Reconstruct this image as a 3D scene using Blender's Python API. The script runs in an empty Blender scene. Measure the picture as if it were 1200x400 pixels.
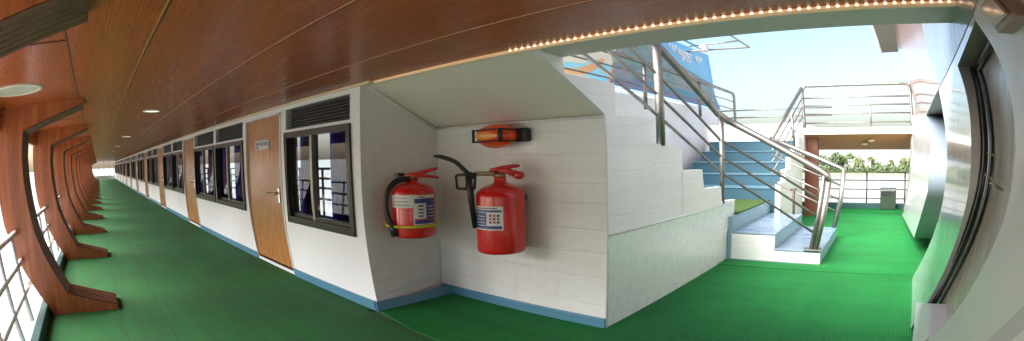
import bpy, bmesh, math, random
from mathutils import Vector, Matrix
import numpy as np
random.seed(7)
sc = bpy.context.scene
C = sc.collection
S = 1.2            # metres per layout unit
EYE = 1.4          # eye height in layout units
# ---------------------------------------------------------------- lens of the photograph
F, K3, YAW, PIT, ROL = 611.821, .081, -.739, .032, -.023
def _rot():
    cy, sy, cp, sp, cr, sr = math.cos(YAW), math.sin(YAW), math.cos(PIT), math.sin(PIT), math.cos(ROL), math.sin(ROL)
    Ry = np.array([[cy, 0, -sy], [0, 1, 0], [sy, 0, cy]])
    Rp = np.array([[1, 0, 0], [0, cp, -sp], [0, sp, cp]])
    Rr = np.array([[cr, -sr, 0], [sr, cr, 0], [0, 0, 1]])
    return Rr @ Rp @ Ry
RM = _rot()
def ray(px, py):
    X = (px-600)/F; Y = (py-200)/F; r = math.hypot(X, Y)+1e-12
    th = r*(1+K3*r*r); s = math.sin(th)/r
    w = RM.T @ np.array([X*s, Y*s, math.cos(th)])
    return np.array([w[0], w[2], -w[1]])
O = np.array([0, 0, EYE])
def onZ(px, py, z):
    d = ray(px, py); return tuple(O+d*((z-EYE)/d[2]))
def onY(px, py, y):
    d = ray(px, py); return tuple(O+d*(y/d[1]))
def onX(px, py, x):
    d = ray(px, py); return tuple(O+d*(x/d[0]))
RN = np.array([1, -.0456, -.09]); RD = .2017          # the right-hand bulkhead, slightly raked
def onR(px, py, off=0.0):
    d = ray(px, py); return tuple(O+d*((RD+off-RN@O)/(RN@d)))

# ---------------------------------------------------------------- materials
def mat(name, col=(.8, .8, .8), rough=.5, metal=0, coat=0, coat_rough=.05, emit=None, estr=0, spec=.5):
    m = bpy.data.materials.new(name); m.use_nodes = True
    p = m.node_tree.nodes['Principled BSDF']
    p.inputs['Base Color'].default_value = (*col, 1)
    p.inputs['Roughness'].default_value = rough
    p.inputs['Metallic'].default_value = metal
    p.inputs['Coat Weight'].default_value = coat
    p.inputs['Coat Roughness'].default_value = coat_rough
    p.inputs['Specular IOR Level'].default_value = spec
    if emit:
        p.inputs['Emission Color'].default_value = (*emit, 1); p.inputs['Emission Strength'].default_value = estr
    return m
class N:
    """small node helper on a principled material"""
    def __init__(s, m):
        s.t = m.node_tree; s.p = s.t.nodes['Principled BSDF']; s.co = None
    def new(s, typ, **kw):
        n = s.t.nodes.new(typ)
        for k, v in kw.items():
            if k in n.inputs: n.inputs[k].default_value = v
            else: setattr(n, k, v)
        return n
    def link(s, a, b): s.t.links.new(a, b)
    def coord(s, scale=(1, 1, 1), rot=(0, 0, 0)):
        if s.co is None: s.co = s.new('ShaderNodeTexCoord')
        mp = s.new('ShaderNodeMapping'); mp.inputs['Scale'].default_value = scale; mp.inputs['Rotation'].default_value = rot
        s.link(s.co.outputs['Object'], mp.inputs['Vector']); return mp.outputs['Vector']
    def noise(s, vec, scale=5, detail=4, rough=.55, dist=0):
        n = s.new('ShaderNodeTexNoise'); n.inputs['Scale'].default_value = scale; n.inputs['Detail'].default_value = detail
        n.inputs['Roughness'].default_value = rough; n.inputs['Distortion'].default_value = dist
        s.link(vec, n.inputs['Vector']); return n.outputs['Fac']
    def ramp(s, fac, stops):
        r = s.new('ShaderNodeValToRGB'); e = r.color_ramp.elements
        while len(e) < len(stops): e.new(.5)
        for i, (pos, c) in enumerate(stops): e[i].position = pos; e[i].color = (*c, 1) if len(c) == 3 else c
        s.link(fac, r.inputs['Fac']); return r.outputs['Color']
    def rng(s, fac, a, b, lo=0, hi=1):
        r = s.new('ShaderNodeMapRange'); r.inputs['From Min'].default_value = lo; r.inputs['From Max'].default_value = hi
        r.inputs['To Min'].default_value = a; r.inputs['To Max'].default_value = b
        s.link(fac, r.inputs['Value']); return r.outputs['Result']
    def mix(s, fac, a, b, mode='MIX'):
        m = s.new('ShaderNodeMix', data_type='RGBA', blend_type=mode)
        for sock, v in ((m.inputs['Factor'], fac), (m.inputs[6], a), (m.inputs[7], b)):
            if hasattr(v, 'is_linked'): s.link(v, sock)
            elif isinstance(v, (int, float)): sock.default_value = v
            else: sock.default_value = (*v, 1)
        return m.outputs[2]
    def bump(s, h, strength=.3, dist=.01, prev=None):
        b = s.new('ShaderNodeBump'); b.inputs['Strength'].default_value = strength; b.inputs['Distance'].default_value = dist
        s.link(h, b.inputs['Height'])
        if prev: s.link(prev, b.inputs['Normal'])
        s.link(b.outputs['Normal'], s.p.inputs['Normal']); return b.outputs['Normal']
    def math(s, op, a, b=0.0):
        m = s.new('ShaderNodeMath', operation=op)
        for i, v in enumerate((a, b)):
            if hasattr(v, 'is_linked'): s.link(v, m.inputs[i])
            else: m.inputs[i].default_value = v
        return m.outputs[0]
    def color(s, c): s.link(c, s.p.inputs['Base Color'])
    def rough(s, c): s.link(c, s.p.inputs['Roughness'])

def wood(name, lo, mid, hi, axis='x', rough=.25, coat=.5, scale=1.0, figure=1.0):
    m = mat(name, mid, rough, coat=coat, coat_rough=.12); n = N(m)
    sc_ = {'x': (.35, 5, 5), 'y': (5, .35, 5), 'z': (5, 5, .35)}[axis]
    v = n.coord(tuple(k*scale for k in sc_))
    a = n.noise(v, 2.0, 4, .55, 1.2*figure)
    b = n.noise(n.coord(tuple(k*scale*2.2 for k in sc_)), 5, 3, .6)
    w = n.new('ShaderNodeTexWave', wave_type='BANDS', bands_direction={'x': 'Y', 'y': 'X', 'z': 'X'}[axis])
    w.inputs['Scale'].default_value = 2.6; w.inputs['Distortion'].default_value = 9*figure; w.inputs['Detail'].default_value = 3; w.inputs['Detail Scale'].default_value = .7
    n.link(v, w.inputs['Vector'])
    f = n.math('ADD', n.math('MULTIPLY', a, .55), n.math('MULTIPLY', w.outputs['Fac'], .30))
    f = n.math('ADD', f, n.math('MULTIPLY', b, .22))
    n.color(n.ramp(f, [(.25, lo), (.52, mid), (.80, hi)]))
    n.rough(n.rng(b, rough-.06, rough+.1, .3, .7))
    n.bump(f, .03, .003)
    return m
M = {}
M['ceil'] = wood('wood_laminate', (.22, .040, .0065), (.38, .075, .013), (.50, .120, .025), 'x', .30, .0)
M['ceil'].node_tree.nodes['Principled BSDF'].inputs['Specular IOR Level'].default_value = .2
M['rib'] = wood('red_wood_laminate', (.28, .066, .019), (.42, .115, .033), (.50, .16, .05), 'z', .30, .3)
M['door'] = wood('door_laminate', (.33, .12, .03), (.46, .185, .05), (.56, .25, .085), 'z', .28, .4, .8)
M['fascia_wood'] = wood('fascia_wood', (.42, .125, .045), (.55, .19, .075), (.64, .26, .11), 'x', .6, 0)
M['fascia_wood'].node_tree.nodes['Principled BSDF'].inputs['Specular IOR Level'].default_value = .15
def make_paint(name, col, rough, dirt=(.62, .58, .50), amt=.35, coat=.0, plank=0, bump=.12, scale=1.0):
    m = mat(name, col, rough, coat=coat, coat_rough=.06); n = N(m)
    v = n.coord((scale,)*3)
    big = n.noise(v, 1.1, 5, .6); fine = n.noise(v, 9, 5, .65)
    streak = n.noise(n.coord((7*scale, 7*scale, .5*scale)), 2.0, 4, .6)
    f = n.math('MULTIPLY', n.rng(big, 0, 1, .42, .75), n.rng(streak, .2, 1, .35, .7))
    c = n.mix(n.math('MULTIPLY', f, amt), col, dirt)
    c = n.mix(n.rng(fine, 0, .10, .45, .8), c, dirt)
    h = n.math('ADD', n.math('MULTIPLY', fine, .35), n.math('MULTIPLY', big, 1.2))
    if plank:
        sep = n.new('ShaderNodeSeparateXYZ'); n.link(n.coord(), sep.inputs[0])
        wob = n.math('MULTIPLY', n.math('SUBTRACT', n.noise(n.coord((.5, .5, 5)), 1.0, 3), .5), .28)
        z = n.math('FRACT', n.math('MULTIPLY', n.math('ADD', sep.outputs['Z'], wob), plank))
        g = n.rng(z, 0, 1, .0, .07); g2 = n.rng(z, 1, 0, .93, 1.0)
        groove = n.math('MULTIPLY', g, g2)
        c = n.mix(n.math('MULTIPLY', n.math('SUBTRACT', 1.0, groove), .09), c, (.42, .40, .36))
        h = n.math('ADD', h, n.math('MULTIPLY', groove, .35))
        h = n.math('ADD', h, n.math('MULTIPLY', n.noise(n.coord((.6, .6, 3)), 1.6, 3), .9))
    n.color(c); n.bump(h, bump, .02)
    if plank:
        sm = n.noise(n.coord((.7, .7, 5)), 1.8, 5, .65); n.rough(n.rng(sm, rough-.14, rough+.25, .3, .7))
    else: n.rough(n.rng(fine, rough-.05, rough+.12, .3, .7))
    return m
M['white'] = make_paint('cabin_white_paint', (.84, .855, .885), .36, amt=.18, bump=.05)
M['trim'] = make_paint('white_trim_paint', (.80, .80, .78), .4, amt=.15, bump=.04)
M['alcove'] = make_paint('alcove_white_cladding', (.78, .79, .80), .33, dirt=(.60, .55, .48), amt=.45, plank=4.2, bump=.25)
M['alcove_plain'] = make_paint('alcove_white_panel', (.77, .765, .76), .35, dirt=(.55, .47, .40), amt=.5, bump=.18)
M['side'] = make_paint('stair_side_cladding', (.80, .80, .80), .42, dirt=(.60, .58, .55), amt=.6, plank=4.6, bump=.22)
M['side_low'] = make_paint('stair_side_panel', (.78, .80, .78), .26, dirt=(.66, .68, .64), amt=.2, bump=.04, coat=.25)
M['soffit'] = make_paint('soffit_green_white_paint', (.82, .77, .68), .45, dirt=(.62, .57, .48), amt=.6, bump=.3)
M['gloss'] = make_paint('glossy_bulkhead_paint', (.74, .76, .75), .16, dirt=(.58, .60, .58), amt=.25, bump=.025, coat=.6)
M['gloss_near'] = make_paint('bulkhead_matt_paint', (.70, .715, .71), .34, dirt=(.58, .585, .57), amt=.3, bump=.03)
M['jamb'] = make_paint('grey_jamb_paint', (.52, .54, .55), .4, dirt=(.4, .4, .38), amt=.3, bump=.03)
M['jamb_blue'] = make_paint('blue_grey_jamb_paint', (.20, .255, .31), .6, dirt=(.3, .34, .36), amt=.3, bump=.03)
M['olive'] = make_paint('olive_reveal_paint', (.22, .205, .16), .5, dirt=(.15, .14, .11), amt=.4, bump=.03)
M['beam'] = make_paint('beam_grey_green_paint', (.58, .53, .49), .5, dirt=(.45, .42, .38), amt=.4, bump=.05)
M['skirt'] = make_paint('blue_skirting_paint', (.085, .24, .36), .32, dirt=(.05, .14, .2), amt=.4, bump=.05)
M['teal'] = make_paint('teal_coaming_paint', (.02, .085, .085), .45, dirt=(.015, .05, .05), amt=.4, bump=.05)
M['riser'] = make_paint('blue_step_paint', (.026, .088, .125), .45, dirt=(.02, .065, .09), amt=.5, bump=.06)
M['riser_grey'] = make_paint('blue_grey_riser_paint', (.22, .36, .42), .35, dirt=(.2, .28, .3), amt=.4, bump=.06)
M['nosing'] = make_paint('pale_blue_nosing', (.085, .20, .27), .4, amt=.2)
M['tile'] = make_paint('white_step_tile', (.70, .71, .67), .25, dirt=(.5, .48, .42), amt=.5, plank=11, bump=.2)
def m_tread():
    m = mat('blue_tread_sheet', (.25, .36, .46), .3); n = N(m)
    a = n.noise(n.coord(), 3, 6, .7); b = n.noise(n.coord(), 40, 3, .6)
    n.color(n.mix(n.rng(a, 0, .8, .4, .7), (.15, .235, .33), (.29, .345, .385))); n.bump(b, .3, .004); n.rough(n.rng(a, .2, .45, .3, .7)); return m
M['tread'] = m_tread()
M['black'] = mat('black_rubber', (.012, .012, .013), .45)
M['frame'] = mat('dark_bronze_aluminium', (.028, .024, .020), .3, metal=.3)
M['sash'] = mat('sash_aluminium', (.30, .29, .25), .3, metal=.6)
M['louvre'] = mat('black_louvre_paint', (.012, .012, .012), .5)
M['brass'] = mat('worn_brass', (.36, .30, .17), .4, metal=.7)
M['chrome'] = mat('chrome', (.6, .6, .58), .2, metal=1)
def m_steel(name, col, rough):
    m = mat(name, col, rough, metal=1); n = N(m)
    a = n.noise(n.coord((1, 1, 1)), 6, 5, .6)
    n.color(n.mix(n.rng(a, 0, 1, .4, .7), col, tuple(k*.72 for k in col))); n.rough(n.rng(a, rough-.06, rough+.16, .35, .7)); return m
M['steel'] = m_steel('stainless_steel', (.30, .285, .26), .46)
M['steel_light'] = m_steel('stainless_steel_bright', (.29, .275, .25), .48)
M['rail_white'] = mat('white_rail_paint', (.72, .73, .76), .35)
M['red'] = mat('extinguisher_red', (.62, .012, .010), .25, coat=.5)
def red_wear():
    n = N(M['red']); a = n.noise(n.coord(), 5, 5, .6)
    n.color(n.mix(n.rng(a, 0, .5, .45, .75), (.64, .012, .010), (.42, .010, .009)))
red_wear()
M['red_handle'] = mat('red_lever', (.55, .018, .018), .35, coat=.3)
M['label_white'] = mat('label_white', (.72, .70, .68), .4)
M['label_blue'] = mat('label_blue', (.03, .055, .22), .4)
M['label_red'] = mat('label_red', (.50, .06, .05), .4)
M['label_ink'] = mat('label_ink', (.07, .06, .08), .5)
M['yellow'] = mat('yellow_strap', (.62, .66, .03), .45)
M['orange'] = mat('orange_lens', (.88, .075, .012), .22, coat=.4)
M['orange_core'] = mat('amber_lens', (1.0, .46, .12), .25, coat=.4)
M['lamp_black'] = mat('lamp_black', (.015, .017, .016), .5)
M['lamp_brown'] = mat('lamp_bronze', (.22, .13, .055), .35, metal=.5)
M['lamp_glass'] = mat('lamp_glass', (.62, .62, .66), .12, coat=.5)
M['led'] = mat('led_warm', (1, .9, .75), .4, emit=(1, .80, .58), estr=.33)
M['led_tape'] = mat('led_tape', (.80, .52, .28), .5, emit=(1, .62, .32), estr=.05)
M['down'] = mat('downlight_lit', (1, 1, .95), .4, emit=(1, .92, .78), estr=.2)
M['diff'] = mat('downlight_diffuser', (.55, .62, .54), .35, coat=.3)
M['ring'] = mat('downlight_ring', (.70, .68, .58), .35)
M['groove'] = None
def m_groove():
    m = mat('grooved_trim', (.17, .115, .09), .38); n = N(m)
    a = n.noise(n.coord((1, 1, 1)), 4, 5, .6); n.color(n.mix(n.rng(a, 0, 1, .35, .7), (.17, .085, .055), (.10, .048, .030))); n.bump(a, .1, .01); return m
M['groove'] = m_groove(); M['groove'].node_tree.nodes['Principled BSDF'].inputs['Specular IOR Level'].default_value = .2
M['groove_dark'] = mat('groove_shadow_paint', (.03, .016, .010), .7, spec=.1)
def m_carpet(name, c1, c2, c3, rib=38, axis='X', wear=.5, bump=.5):
    m = mat(name, c1, .85, spec=.25); n = N(m)
    a = n.noise(n.coord((.35, 1.6, 1)), 1.3, 6, .65); fine = n.noise(n.coord(), 60, 3, .7); blot = n.noise(n.coord(), .55, 5, .6)
    st = n.noise(n.coord((.12, 9, 1) if axis == 'X' else (9, .12, 1)), 1.0, 4, .6)
    c = n.mix(n.rng(a, 0, 1, .35, .7), c1, c2)
    c = n.mix(n.math('MULTIPLY', n.rng(blot, 0, 1, .48, .72), wear), c, c3)
    c = n.mix(n.rng(st, 0, .45, .52, .72), c, c3)
    c = n.mix(n.rng(fine, 0, .35, .5, .8), c, c3)
    bandx = n.noise(n.coord((1.4, .10, 1)), 1.0, 4, .6); scuff = n.noise(n.coord((.25, 2.2, 1)), 1.6, 7, .75, .6)
    c = n.mix(n.rng(bandx, 0, .45*wear+.1, .5, .72), c, c3)
    c = n.mix(n.math('MULTIPLY', n.rng(scuff, 0, 1, .56, .70), .55*wear), c, (.035, .045, .026))
    w = n.new('ShaderNodeTexWave', wave_type='BANDS', bands_direction=axis); w.inputs['Scale'].default_value = rib; w.inputs['Distortion'].default_value = .6; w.inputs['Detail'].default_value = 1
    n.link(n.coord(), w.inputs['Vector'])
    w2 = n.new('ShaderNodeTexWave', wave_type='BANDS', bands_direction='Y' if axis == 'X' else 'X'); w2.inputs['Scale'].default_value = rib*.7
    n.link(n.coord(), w2.inputs['Vector'])
    sp = n.new('ShaderNodeSeparateXYZ'); n.link(n.coord(), sp.inputs[0])
    wv = n.math('MULTIPLY', n.math('SUBTRACT', n.noise(n.coord((.4, .4, 1)), 1.0, 2), .5), .06)
    for yy in ((.10, .66) if wear > .5 else ()):
        dd = n.math('ABSOLUTE', n.math('SUBTRACT', n.math('ADD', sp.outputs['Y'], wv), yy))
        c = n.mix(n.rng(dd, .45, 0, .004, .013), c, (.012, .04, .018))
    h = n.math('ADD', n.math('ADD', w.outputs['Fac'], n.math('MULTIPLY', w2.outputs['Fac'], .5)), n.math('MULTIPLY', fine, .8))
    c = n.mix(n.rng(n.math('MULTIPLY', w.outputs['Fac'], w2.outputs['Fac']), .30, 0, .0, .35), c, c3)
    n.color(c); n.bump(h, bump, .008); return m
M['carpet_dark'] = m_carpet('worn_green_carpet', (.018, .128, .033), (.026, .165, .044), (.030, .085, .033), 9, 'X', .75, .15)
M['carpet'] = m_carpet('bright_green_carpet', (.008, .175, .032), (.014, .22, .045), (.006, .10, .022), 11, 'X', .5)
def m_turf():
    m = mat('green_turf', (.08, .15, .02), .9); n = N(m); a = n.noise(n.coord(), 30, 4, .7); b = n.noise(n.coord(), 2, 4)
    n.color(n.mix(n.rng(a, 0, 1, .35, .7), (.035, .085, .007), (.06, .115, .014))); n.bump(a, .8, .02); return m
M['turf'] = m_turf()
M['deck'] = make_paint('deck_plate_paint', (.06, .15, .10), .6)
def m_water():
    m = mat('river_water', (.5, .49, .44), .22, spec=.6); n = N(m)
    a = n.noise(n.coord((.5, 1.2, 1)), 1.6, 5, .6); b = n.noise(n.coord((.05, .1, 1)), 1.0, 3)
    n.color(n.mix(n.rng(b, 0, 1, .35, .65), (.37, .35, .29), (.30, .285, .235))); n.bump(a, .5, .15); return m
M['water'] = m_water()
def m_leaf(name, a_, b_):
    m = mat(name, a_, .7, spec=.3); n = N(m); f = n.noise(n.coord(), .8, 3, .6); n.color(n.mix(n.rng(f, 0, 1, .35, .65), a_, b_)); return m
M['leaf'] = [m_leaf('leaf_dark', (.075, .115, .05), (.11, .15, .06)), m_leaf('leaf_mid', (.11, .155, .055), (.16, .20, .08)), m_leaf('leaf_pale', (.15, .18, .09), (.20, .23, .12))]  # leaf tones lightened, distance haze put into their colour
M['bark'] = mat('bark', (.09, .07, .05), .9)
M['bank'] = m_leaf('bank_grass', (.07, .11, .035), (.12, .13, .06))
M['house'] = make_paint('far_house_wall', (.50, .49, .46), .6)
M['house_roof'] = make_paint('far_house_tin_roof', (.34, .34, .34), .45)
M['house_dark'] = mat('far_house_window', (.05, .05, .06), .4)
M['curtain'] = None
def m_curtain():
    m = bpy.data.materials.new('blue_curtain'); m.use_nodes = True; t = m.node_tree; t.nodes.clear()
    o = t.nodes.new('ShaderNodeOutputMaterial'); mx = t.nodes.new('ShaderNodeMixShader'); d = t.nodes.new('ShaderNodeBsdfDiffuse'); tr = t.nodes.new('ShaderNodeBsdfTranslucent')
    d.inputs[0].default_value = (.03, .055, .32, 1); tr.inputs[0].default_value = (.02, .045, .30, 1); mx.inputs[0].default_value = .55
    t.links.new(d.outputs[0], mx.inputs[1]); t.links.new(tr.outputs[0], mx.inputs[2]); t.links.new(mx.outputs[0], o.inputs[0]); return m
M['curtain'] = m_curtain()
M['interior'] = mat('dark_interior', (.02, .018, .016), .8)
def m_glass():
    m = bpy.data.materials.new('window_glass'); m.use_nodes = True; t = m.node_tree; t.nodes.clear()
    o = t.nodes.new('ShaderNodeOutputMaterial'); mx = t.nodes.new('ShaderNodeMixShader'); tr = t.nodes.new('ShaderNodeBsdfTransparent'); g = t.nodes.new('ShaderNodeBsdfGlossy')
    fr = t.nodes.new('ShaderNodeMath'); fr.operation = 'MULTIPLY_ADD'; fr.inputs[1].default_value = .30; fr.inputs[2].default_value = .03
    lw = t.nodes.new('ShaderNodeLayerWeight'); lw.inputs[0].default_value = .5; pw = t.nodes.new('ShaderNodeMath'); pw.operation = 'POWER'; pw.inputs[1].default_value = 3
    t.links.new(lw.outputs['Facing'], pw.inputs[0]); t.links.new(pw.outputs[0], fr.inputs[0])
    tr.inputs['Color'].default_value = (.75, .8, .86, 1); g.inputs['Roughness'].default_value = .015; g.inputs['Color'].default_value = (.95, .97, 1, 1)
    t.links.new(fr.outputs[0], mx.inputs[0]); t.links.new(tr.outputs[0], mx.inputs[1]); t.links.new(g.outputs[0], mx.inputs[2]); t.links.new(mx.outputs[0], o.inputs[0]); return m
M['glass'] = m_glass()
def m_doorleaf():
    m = mat('metal_door_leaf', (.5, .45, .38), .34); n = N(m); a = n.noise(n.coord((3, 3, .5)), 2, 5, .6)
    n.color(n.mix(n.rng(a, 0, 1, .35, .65), (.60, .54, .46), (.42, .37, .31))); n.rough(n.rng(a, .18, .42, .35, .65)); return m
M['leaf_door'] = m_doorleaf()
def m_mural():
    m = mat('mural_print', (.6, .5, .5), .16, coat=.5); n = N(m)
    a = n.noise(n.coord((.5, .35, .35)), 1.1, 5, .6, 1.2); b = n.noise(n.coord((1.2, .5, .8)), 1.7, 5, .65, .8); w = n.noise(n.coord((.6, .6, 1.6)), 2.2, 4, .7, 2)
    c = n.ramp(a, [(.28, (.15, .20, .24)), (.40, (.28, .25, .24)), (.48, (.36, .14, .10)), (.58, (.36, .19, .15)), (.72, (.17, .22, .26))])
    c = n.mix(n.rng(w, 0, .7, .58, .70), c, (.40, .40, .40)); c = n.mix(n.rng(b, 0, .35, .5, .7), c, (.55, .30, .24)); n.color(c); return m
M['mural'] = m_mural()
M['panel_grey'] = make_paint('mural_grey_panel', (.18, .22, .25), .2, amt=.2, coat=.4)
def banner_mat(name, stops, scale=(1, 1, 1), ns=2.5, dist=1.0):
    m = mat(name, stops[0][1], .5); n = N(m); a = n.noise(n.coord(scale), ns, 5, .6, dist); n.color(n.ramp(a, stops)); return m
M['b_blue'] = banner_mat('banner_blue_print', [(.35, (.13, .40, .66)), (.65, (.20, .48, .70))], ns=.6)
M['b_scene'] = banner_mat('banner_scenery_print', [(.30, (.10, .15, .22)), (.42, (.20, .25, .27)), (.50, (.10, .27, .24)), (.58, (.34, .28, .26)), (.66, (.18, .22, .30)), (.78, (.42, .42, .40))], (1, 1, 1.6), 2.0, 1.5)
M['b_violet'] = banner_mat('banner_violet_print', [(.35, (.14, .16, .34)), (.65, (.20, .20, .30))], ns=1.5)
M['b_cream'] = mat('banner_cream', (.78, .72, .55), .5); M['b_orange'] = mat('banner_orange', (.82, .42, .18), .5); M['b_sky'] = mat('banner_sky_blue', (.28, .68, .82), .5)
M['b_green'] = banner_mat('banner_green_print', [(.35, (.08, .26, .22)), (.65, (.30, .38, .30))], ns=1.5); M['b_white'] = mat('banner_lettering', (.80, .82, .82), .5); M['b_teal'] = banner_mat('banner_teal_print', [(.35, (.06, .28, .42)), (.65, (.12, .20, .26))], ns=1.2)

# ---------------------------------------------------------------- mesh helpers
class MB:
    def __init__(s): s.v = []; s.f = []; s.mi = []; s.sm = []
    def add(s, vs, fs, m=0, smooth=False):
        b = len(s.v); s.v += [tuple(map(float, p)) for p in vs]
        for f in fs: s.f.append(tuple(b+i for i in f)); s.mi.append(m); s.sm.append(smooth)
        return s
    def box(s, x0, x1, y0, y1, z0, z1, m=0):
        vs = [(x, y, z) for z in (z0, z1) for y in (y0, y1) for x in (x0, x1)]
        return s.add(vs, [(0, 2, 3, 1), (4, 5, 7, 6), (0, 1, 5, 4), (2, 6, 7, 3), (0, 4, 6, 2), (1, 3, 7, 5)], m)
    def bbox(s, x0, x1, y0, y1, z0, z1, b=.01, m=0, seg=2):
        bm = bmesh.new(); bmesh.ops.create_cube(bm, size=1)
        for v in bm.verts: v.co = ((x0+x1)/2+v.co.x*(x1-x0), (y0+y1)/2+v.co.y*(y1-y0), (z0+z1)/2+v.co.z*(z1-z0))
        bmesh.ops.bevel(bm, geom=bm.edges[:], offset=b, segments=seg, profile=.5, affect='EDGES')
        bm.verts.index_update()
        s.add([v.co[:] for v in bm.verts], [[v.index for v in f.verts] for f in bm.faces], m); bm.free(); return s
    def zbox(s, x0, x1, y0, y1, z0, z1, n=6, m=0):        # box cut into n levels, so that its uprights can follow a curve
        vs = []; fs = []
        for k in range(n+1):
            z = z0+(z1-z0)*k/n; vs += [(x0, y0, z), (x1, y0, z), (x1, y1, z), (x0, y1, z)]
        for k in range(n):
            a = 4*k
            for j in range(4): fs.append((a+j, a+(j+1) % 4, a+4+(j+1) % 4, a+4+j))
        fs += [(3, 2, 1, 0), (4*n, 4*n+1, 4*n+2, 4*n+3)]
        return s.add(vs, fs, m)
    def poly(s, pts, m=0): return s.add(pts, [tuple(range(len(pts)))], m)
    def prism(s, pts, vec, m=0):                           # polygon pts swept by vec
        n = len(pts); q = [(p[0]+vec[0], p[1]+vec[1], p[2]+vec[2]) for p in pts]
        return s.add(list(pts)+q, [tuple(range(n)), tuple(range(2*n-1, n-1, -1))]+[(i, i+n, (i+1) % n+n, (i+1) % n) for i in range(n)], m)
    def loft(s, A, B, m=0, smooth=False):
        n = len(A); return s.add(list(A)+list(B), [(i, i+1, n+i+1, n+i) for i in range(n-1)], m, smooth)
    def tube(s, pts, r, n=10, m=0, cap=True, flat=1.0):
        P = [Vector(p) for p in pts]; R_ = r if isinstance(r, (list, tuple)) else [r]*len(P); vs = []; fs = []; up = None
        for i, p in enumerate(P):
            if i == 0: t = P[1]-P[0]
            elif i == len(P)-1: t = P[-1]-P[-2]
            else: t = (P[i+1]-P[i]).normalized()+(P[i]-P[i-1]).normalized()
            t.normalize()
            if up is None: up = Vector((0, 0, 1)) if abs(t.z) < .9 else Vector((1, 0, 0))
            a = up-t*up.dot(t)
            if a.length < 1e-5: a = Vector((1, 0, 0))-t*t.x
            a.normalize(); b = t.cross(a); up = a
            k = 1.0
            if 0 < i < len(P)-1:
                c = max(.35, math.sqrt(max(0, (1+(P[i+1]-P[i]).normalized().dot((P[i]-P[i-1]).normalized()))/2))); k = 1/c if c > .8 else 1
            for j in range(n):
                q = 2*math.pi*j/n; vs.append(p+a*(math.cos(q)*R_[i])+b*(math.sin(q)*R_[i]*flat))
        for i in range(len(P)-1):
            for j in range(n): fs.append((i*n+j, i*n+(j+1) % n, (i+1)*n+(j+1) % n, (i+1)*n+j))
        s.add(vs, fs, m, True)
        if cap:
            s.add([vs[j] for j in range(n)], [tuple(reversed(range(n)))], m); s.add([vs[len(vs)-n+j] for j in range(n)], [tuple(range(n))], m)
        return s
    def lathe(s, prof, c, n=32, m=0, cap=True):            # prof: (radius, z) rising
        vs = []; fs = []
        for r, z in prof:
            for j in range(n):
                q = 2*math.pi*j/n; vs.append((c[0]+r*math.cos(q), c[1]+r*math.sin(q), c[2]+z))
        for i in range(len(prof)-1):
            for j in range(n): fs.append((i*n+j, i*n+(j+1) % n, (i+1)*n+(j+1) % n, (i+1)*n+j))
        s.add(vs, fs, m, True)
        if cap:
            s.add(vs[:n], [tuple(reversed(range(n)))], m); s.add(vs[-n:], [tuple(range(n))], m)
        return s
    def ell(s, c, r, n=20, k=12, m=0):
        vs = []; fs = []
        for i in range(k+1):
            t = math.pi*i/k
            for j in range(n):
                q = 2*math.pi*j/n; vs.append((c[0]+r[0]*math.sin(t)*math.cos(q), c[1]+r[1]*math.sin(t)*math.sin(q), c[2]-r[2]*math.cos(t)))
        for i in range(k):
            for j in range(n): fs.append((i*n+j, i*n+(j+1) % n, (i+1)*n+(j+1) % n, (i+1)*n+j))
        return s.add(vs, fs, m, True)
    def warp(s, fn): s.v = [fn(*p) for p in s.v]; return s
    def build(s, name, ms, parent=None, loc=None, smooth_fix=True):
        if not isinstance(ms, (list, tuple)): ms = [ms]
        if parent is not None: base = Vector(parent['_b'])
        elif loc is not None: base = Vector(loc)
        else: base = Vector((0, 0, 0))
        me = bpy.data.meshes.new(name)
        me.from_pydata([tuple((Vector(p)-base)*S) for p in s.v], [], s.f)
        for m_ in ms: me.materials.append(m_)
        me.polygons.foreach_set('material_index', s.mi); me.polygons.foreach_set('use_smooth', s.sm)
        bm = bmesh.new(); bm.from_mesh(me); bmesh.ops.remove_doubles(bm, verts=bm.verts, dist=1e-5); bmesh.ops.recalc_face_normals(bm, faces=bm.faces); bm.to_mesh(me); bm.free()
        me.update()
        o = bpy.data.objects.new(name, me); C.objects.link(o); o['_b'] = list(base)
        if parent is not None: o.parent = parent
        else: o.location = base*S
        return o
def tag(o, label=None, cat=None, group=None, kind=None):
    if label: o['label'] = label
    if cat: o['category'] = cat
    if group: o['group'] = group
    if kind: o['kind'] = kind
    return o
def thing(name, label, cat, loc=(0, 0, 0), group=None):
    o = bpy.data.objects.new(name, None); C.objects.link(o); o.location = Vector(loc)*S; o.empty_display_size = .2; o['_b'] = list(loc)
    return tag(o, label, cat, group)
def copy_thing(src, loc, label, group=None):
    r = src.copy(); C.objects.link(r); r.location = Vector(loc)*S; r['_b'] = list(loc); r['label'] = label
    if group: r['group'] = group
    for ch in src.children:
        c = ch.copy(); C.objects.link(c); c.parent = r
        for g in ch.children:
            d = g.copy(); C.objects.link(d); d.parent = c
    return r
def bez(pts, n=8):
    """smooth curve through points (Catmull-Rom)"""
    P = [Vector(p) for p in pts]; P = [P[0]*2-P[1]]+P+[P[-1]*2-P[-2]]; out = []
    for i in range(1, len(P)-2):
        for k in range(n):
            t = k/n; out.append(.5*((2*P[i])+(P[i+1]-P[i-1])*t+(2*P[i-1]-5*P[i]+4*P[i+1]-P[i+2])*t*t+(3*P[i]-P[i-1]-3*P[i+1]+P[i+2])*t**3))
    out.append(P[-2]); return out
def ordinal(i): return ['first', 'second', 'third', 'fourth', 'fifth', 'sixth', 'seventh', 'eighth', 'ninth', 'tenth', 'eleventh', 'twelfth', 'thirteenth', 'fourteenth', 'fifteenth', 'sixteenth', 'seventeenth', 'eighteenth', 'nineteenth', 'twentieth', 'twenty-first', 'twenty-second'][i]

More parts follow.
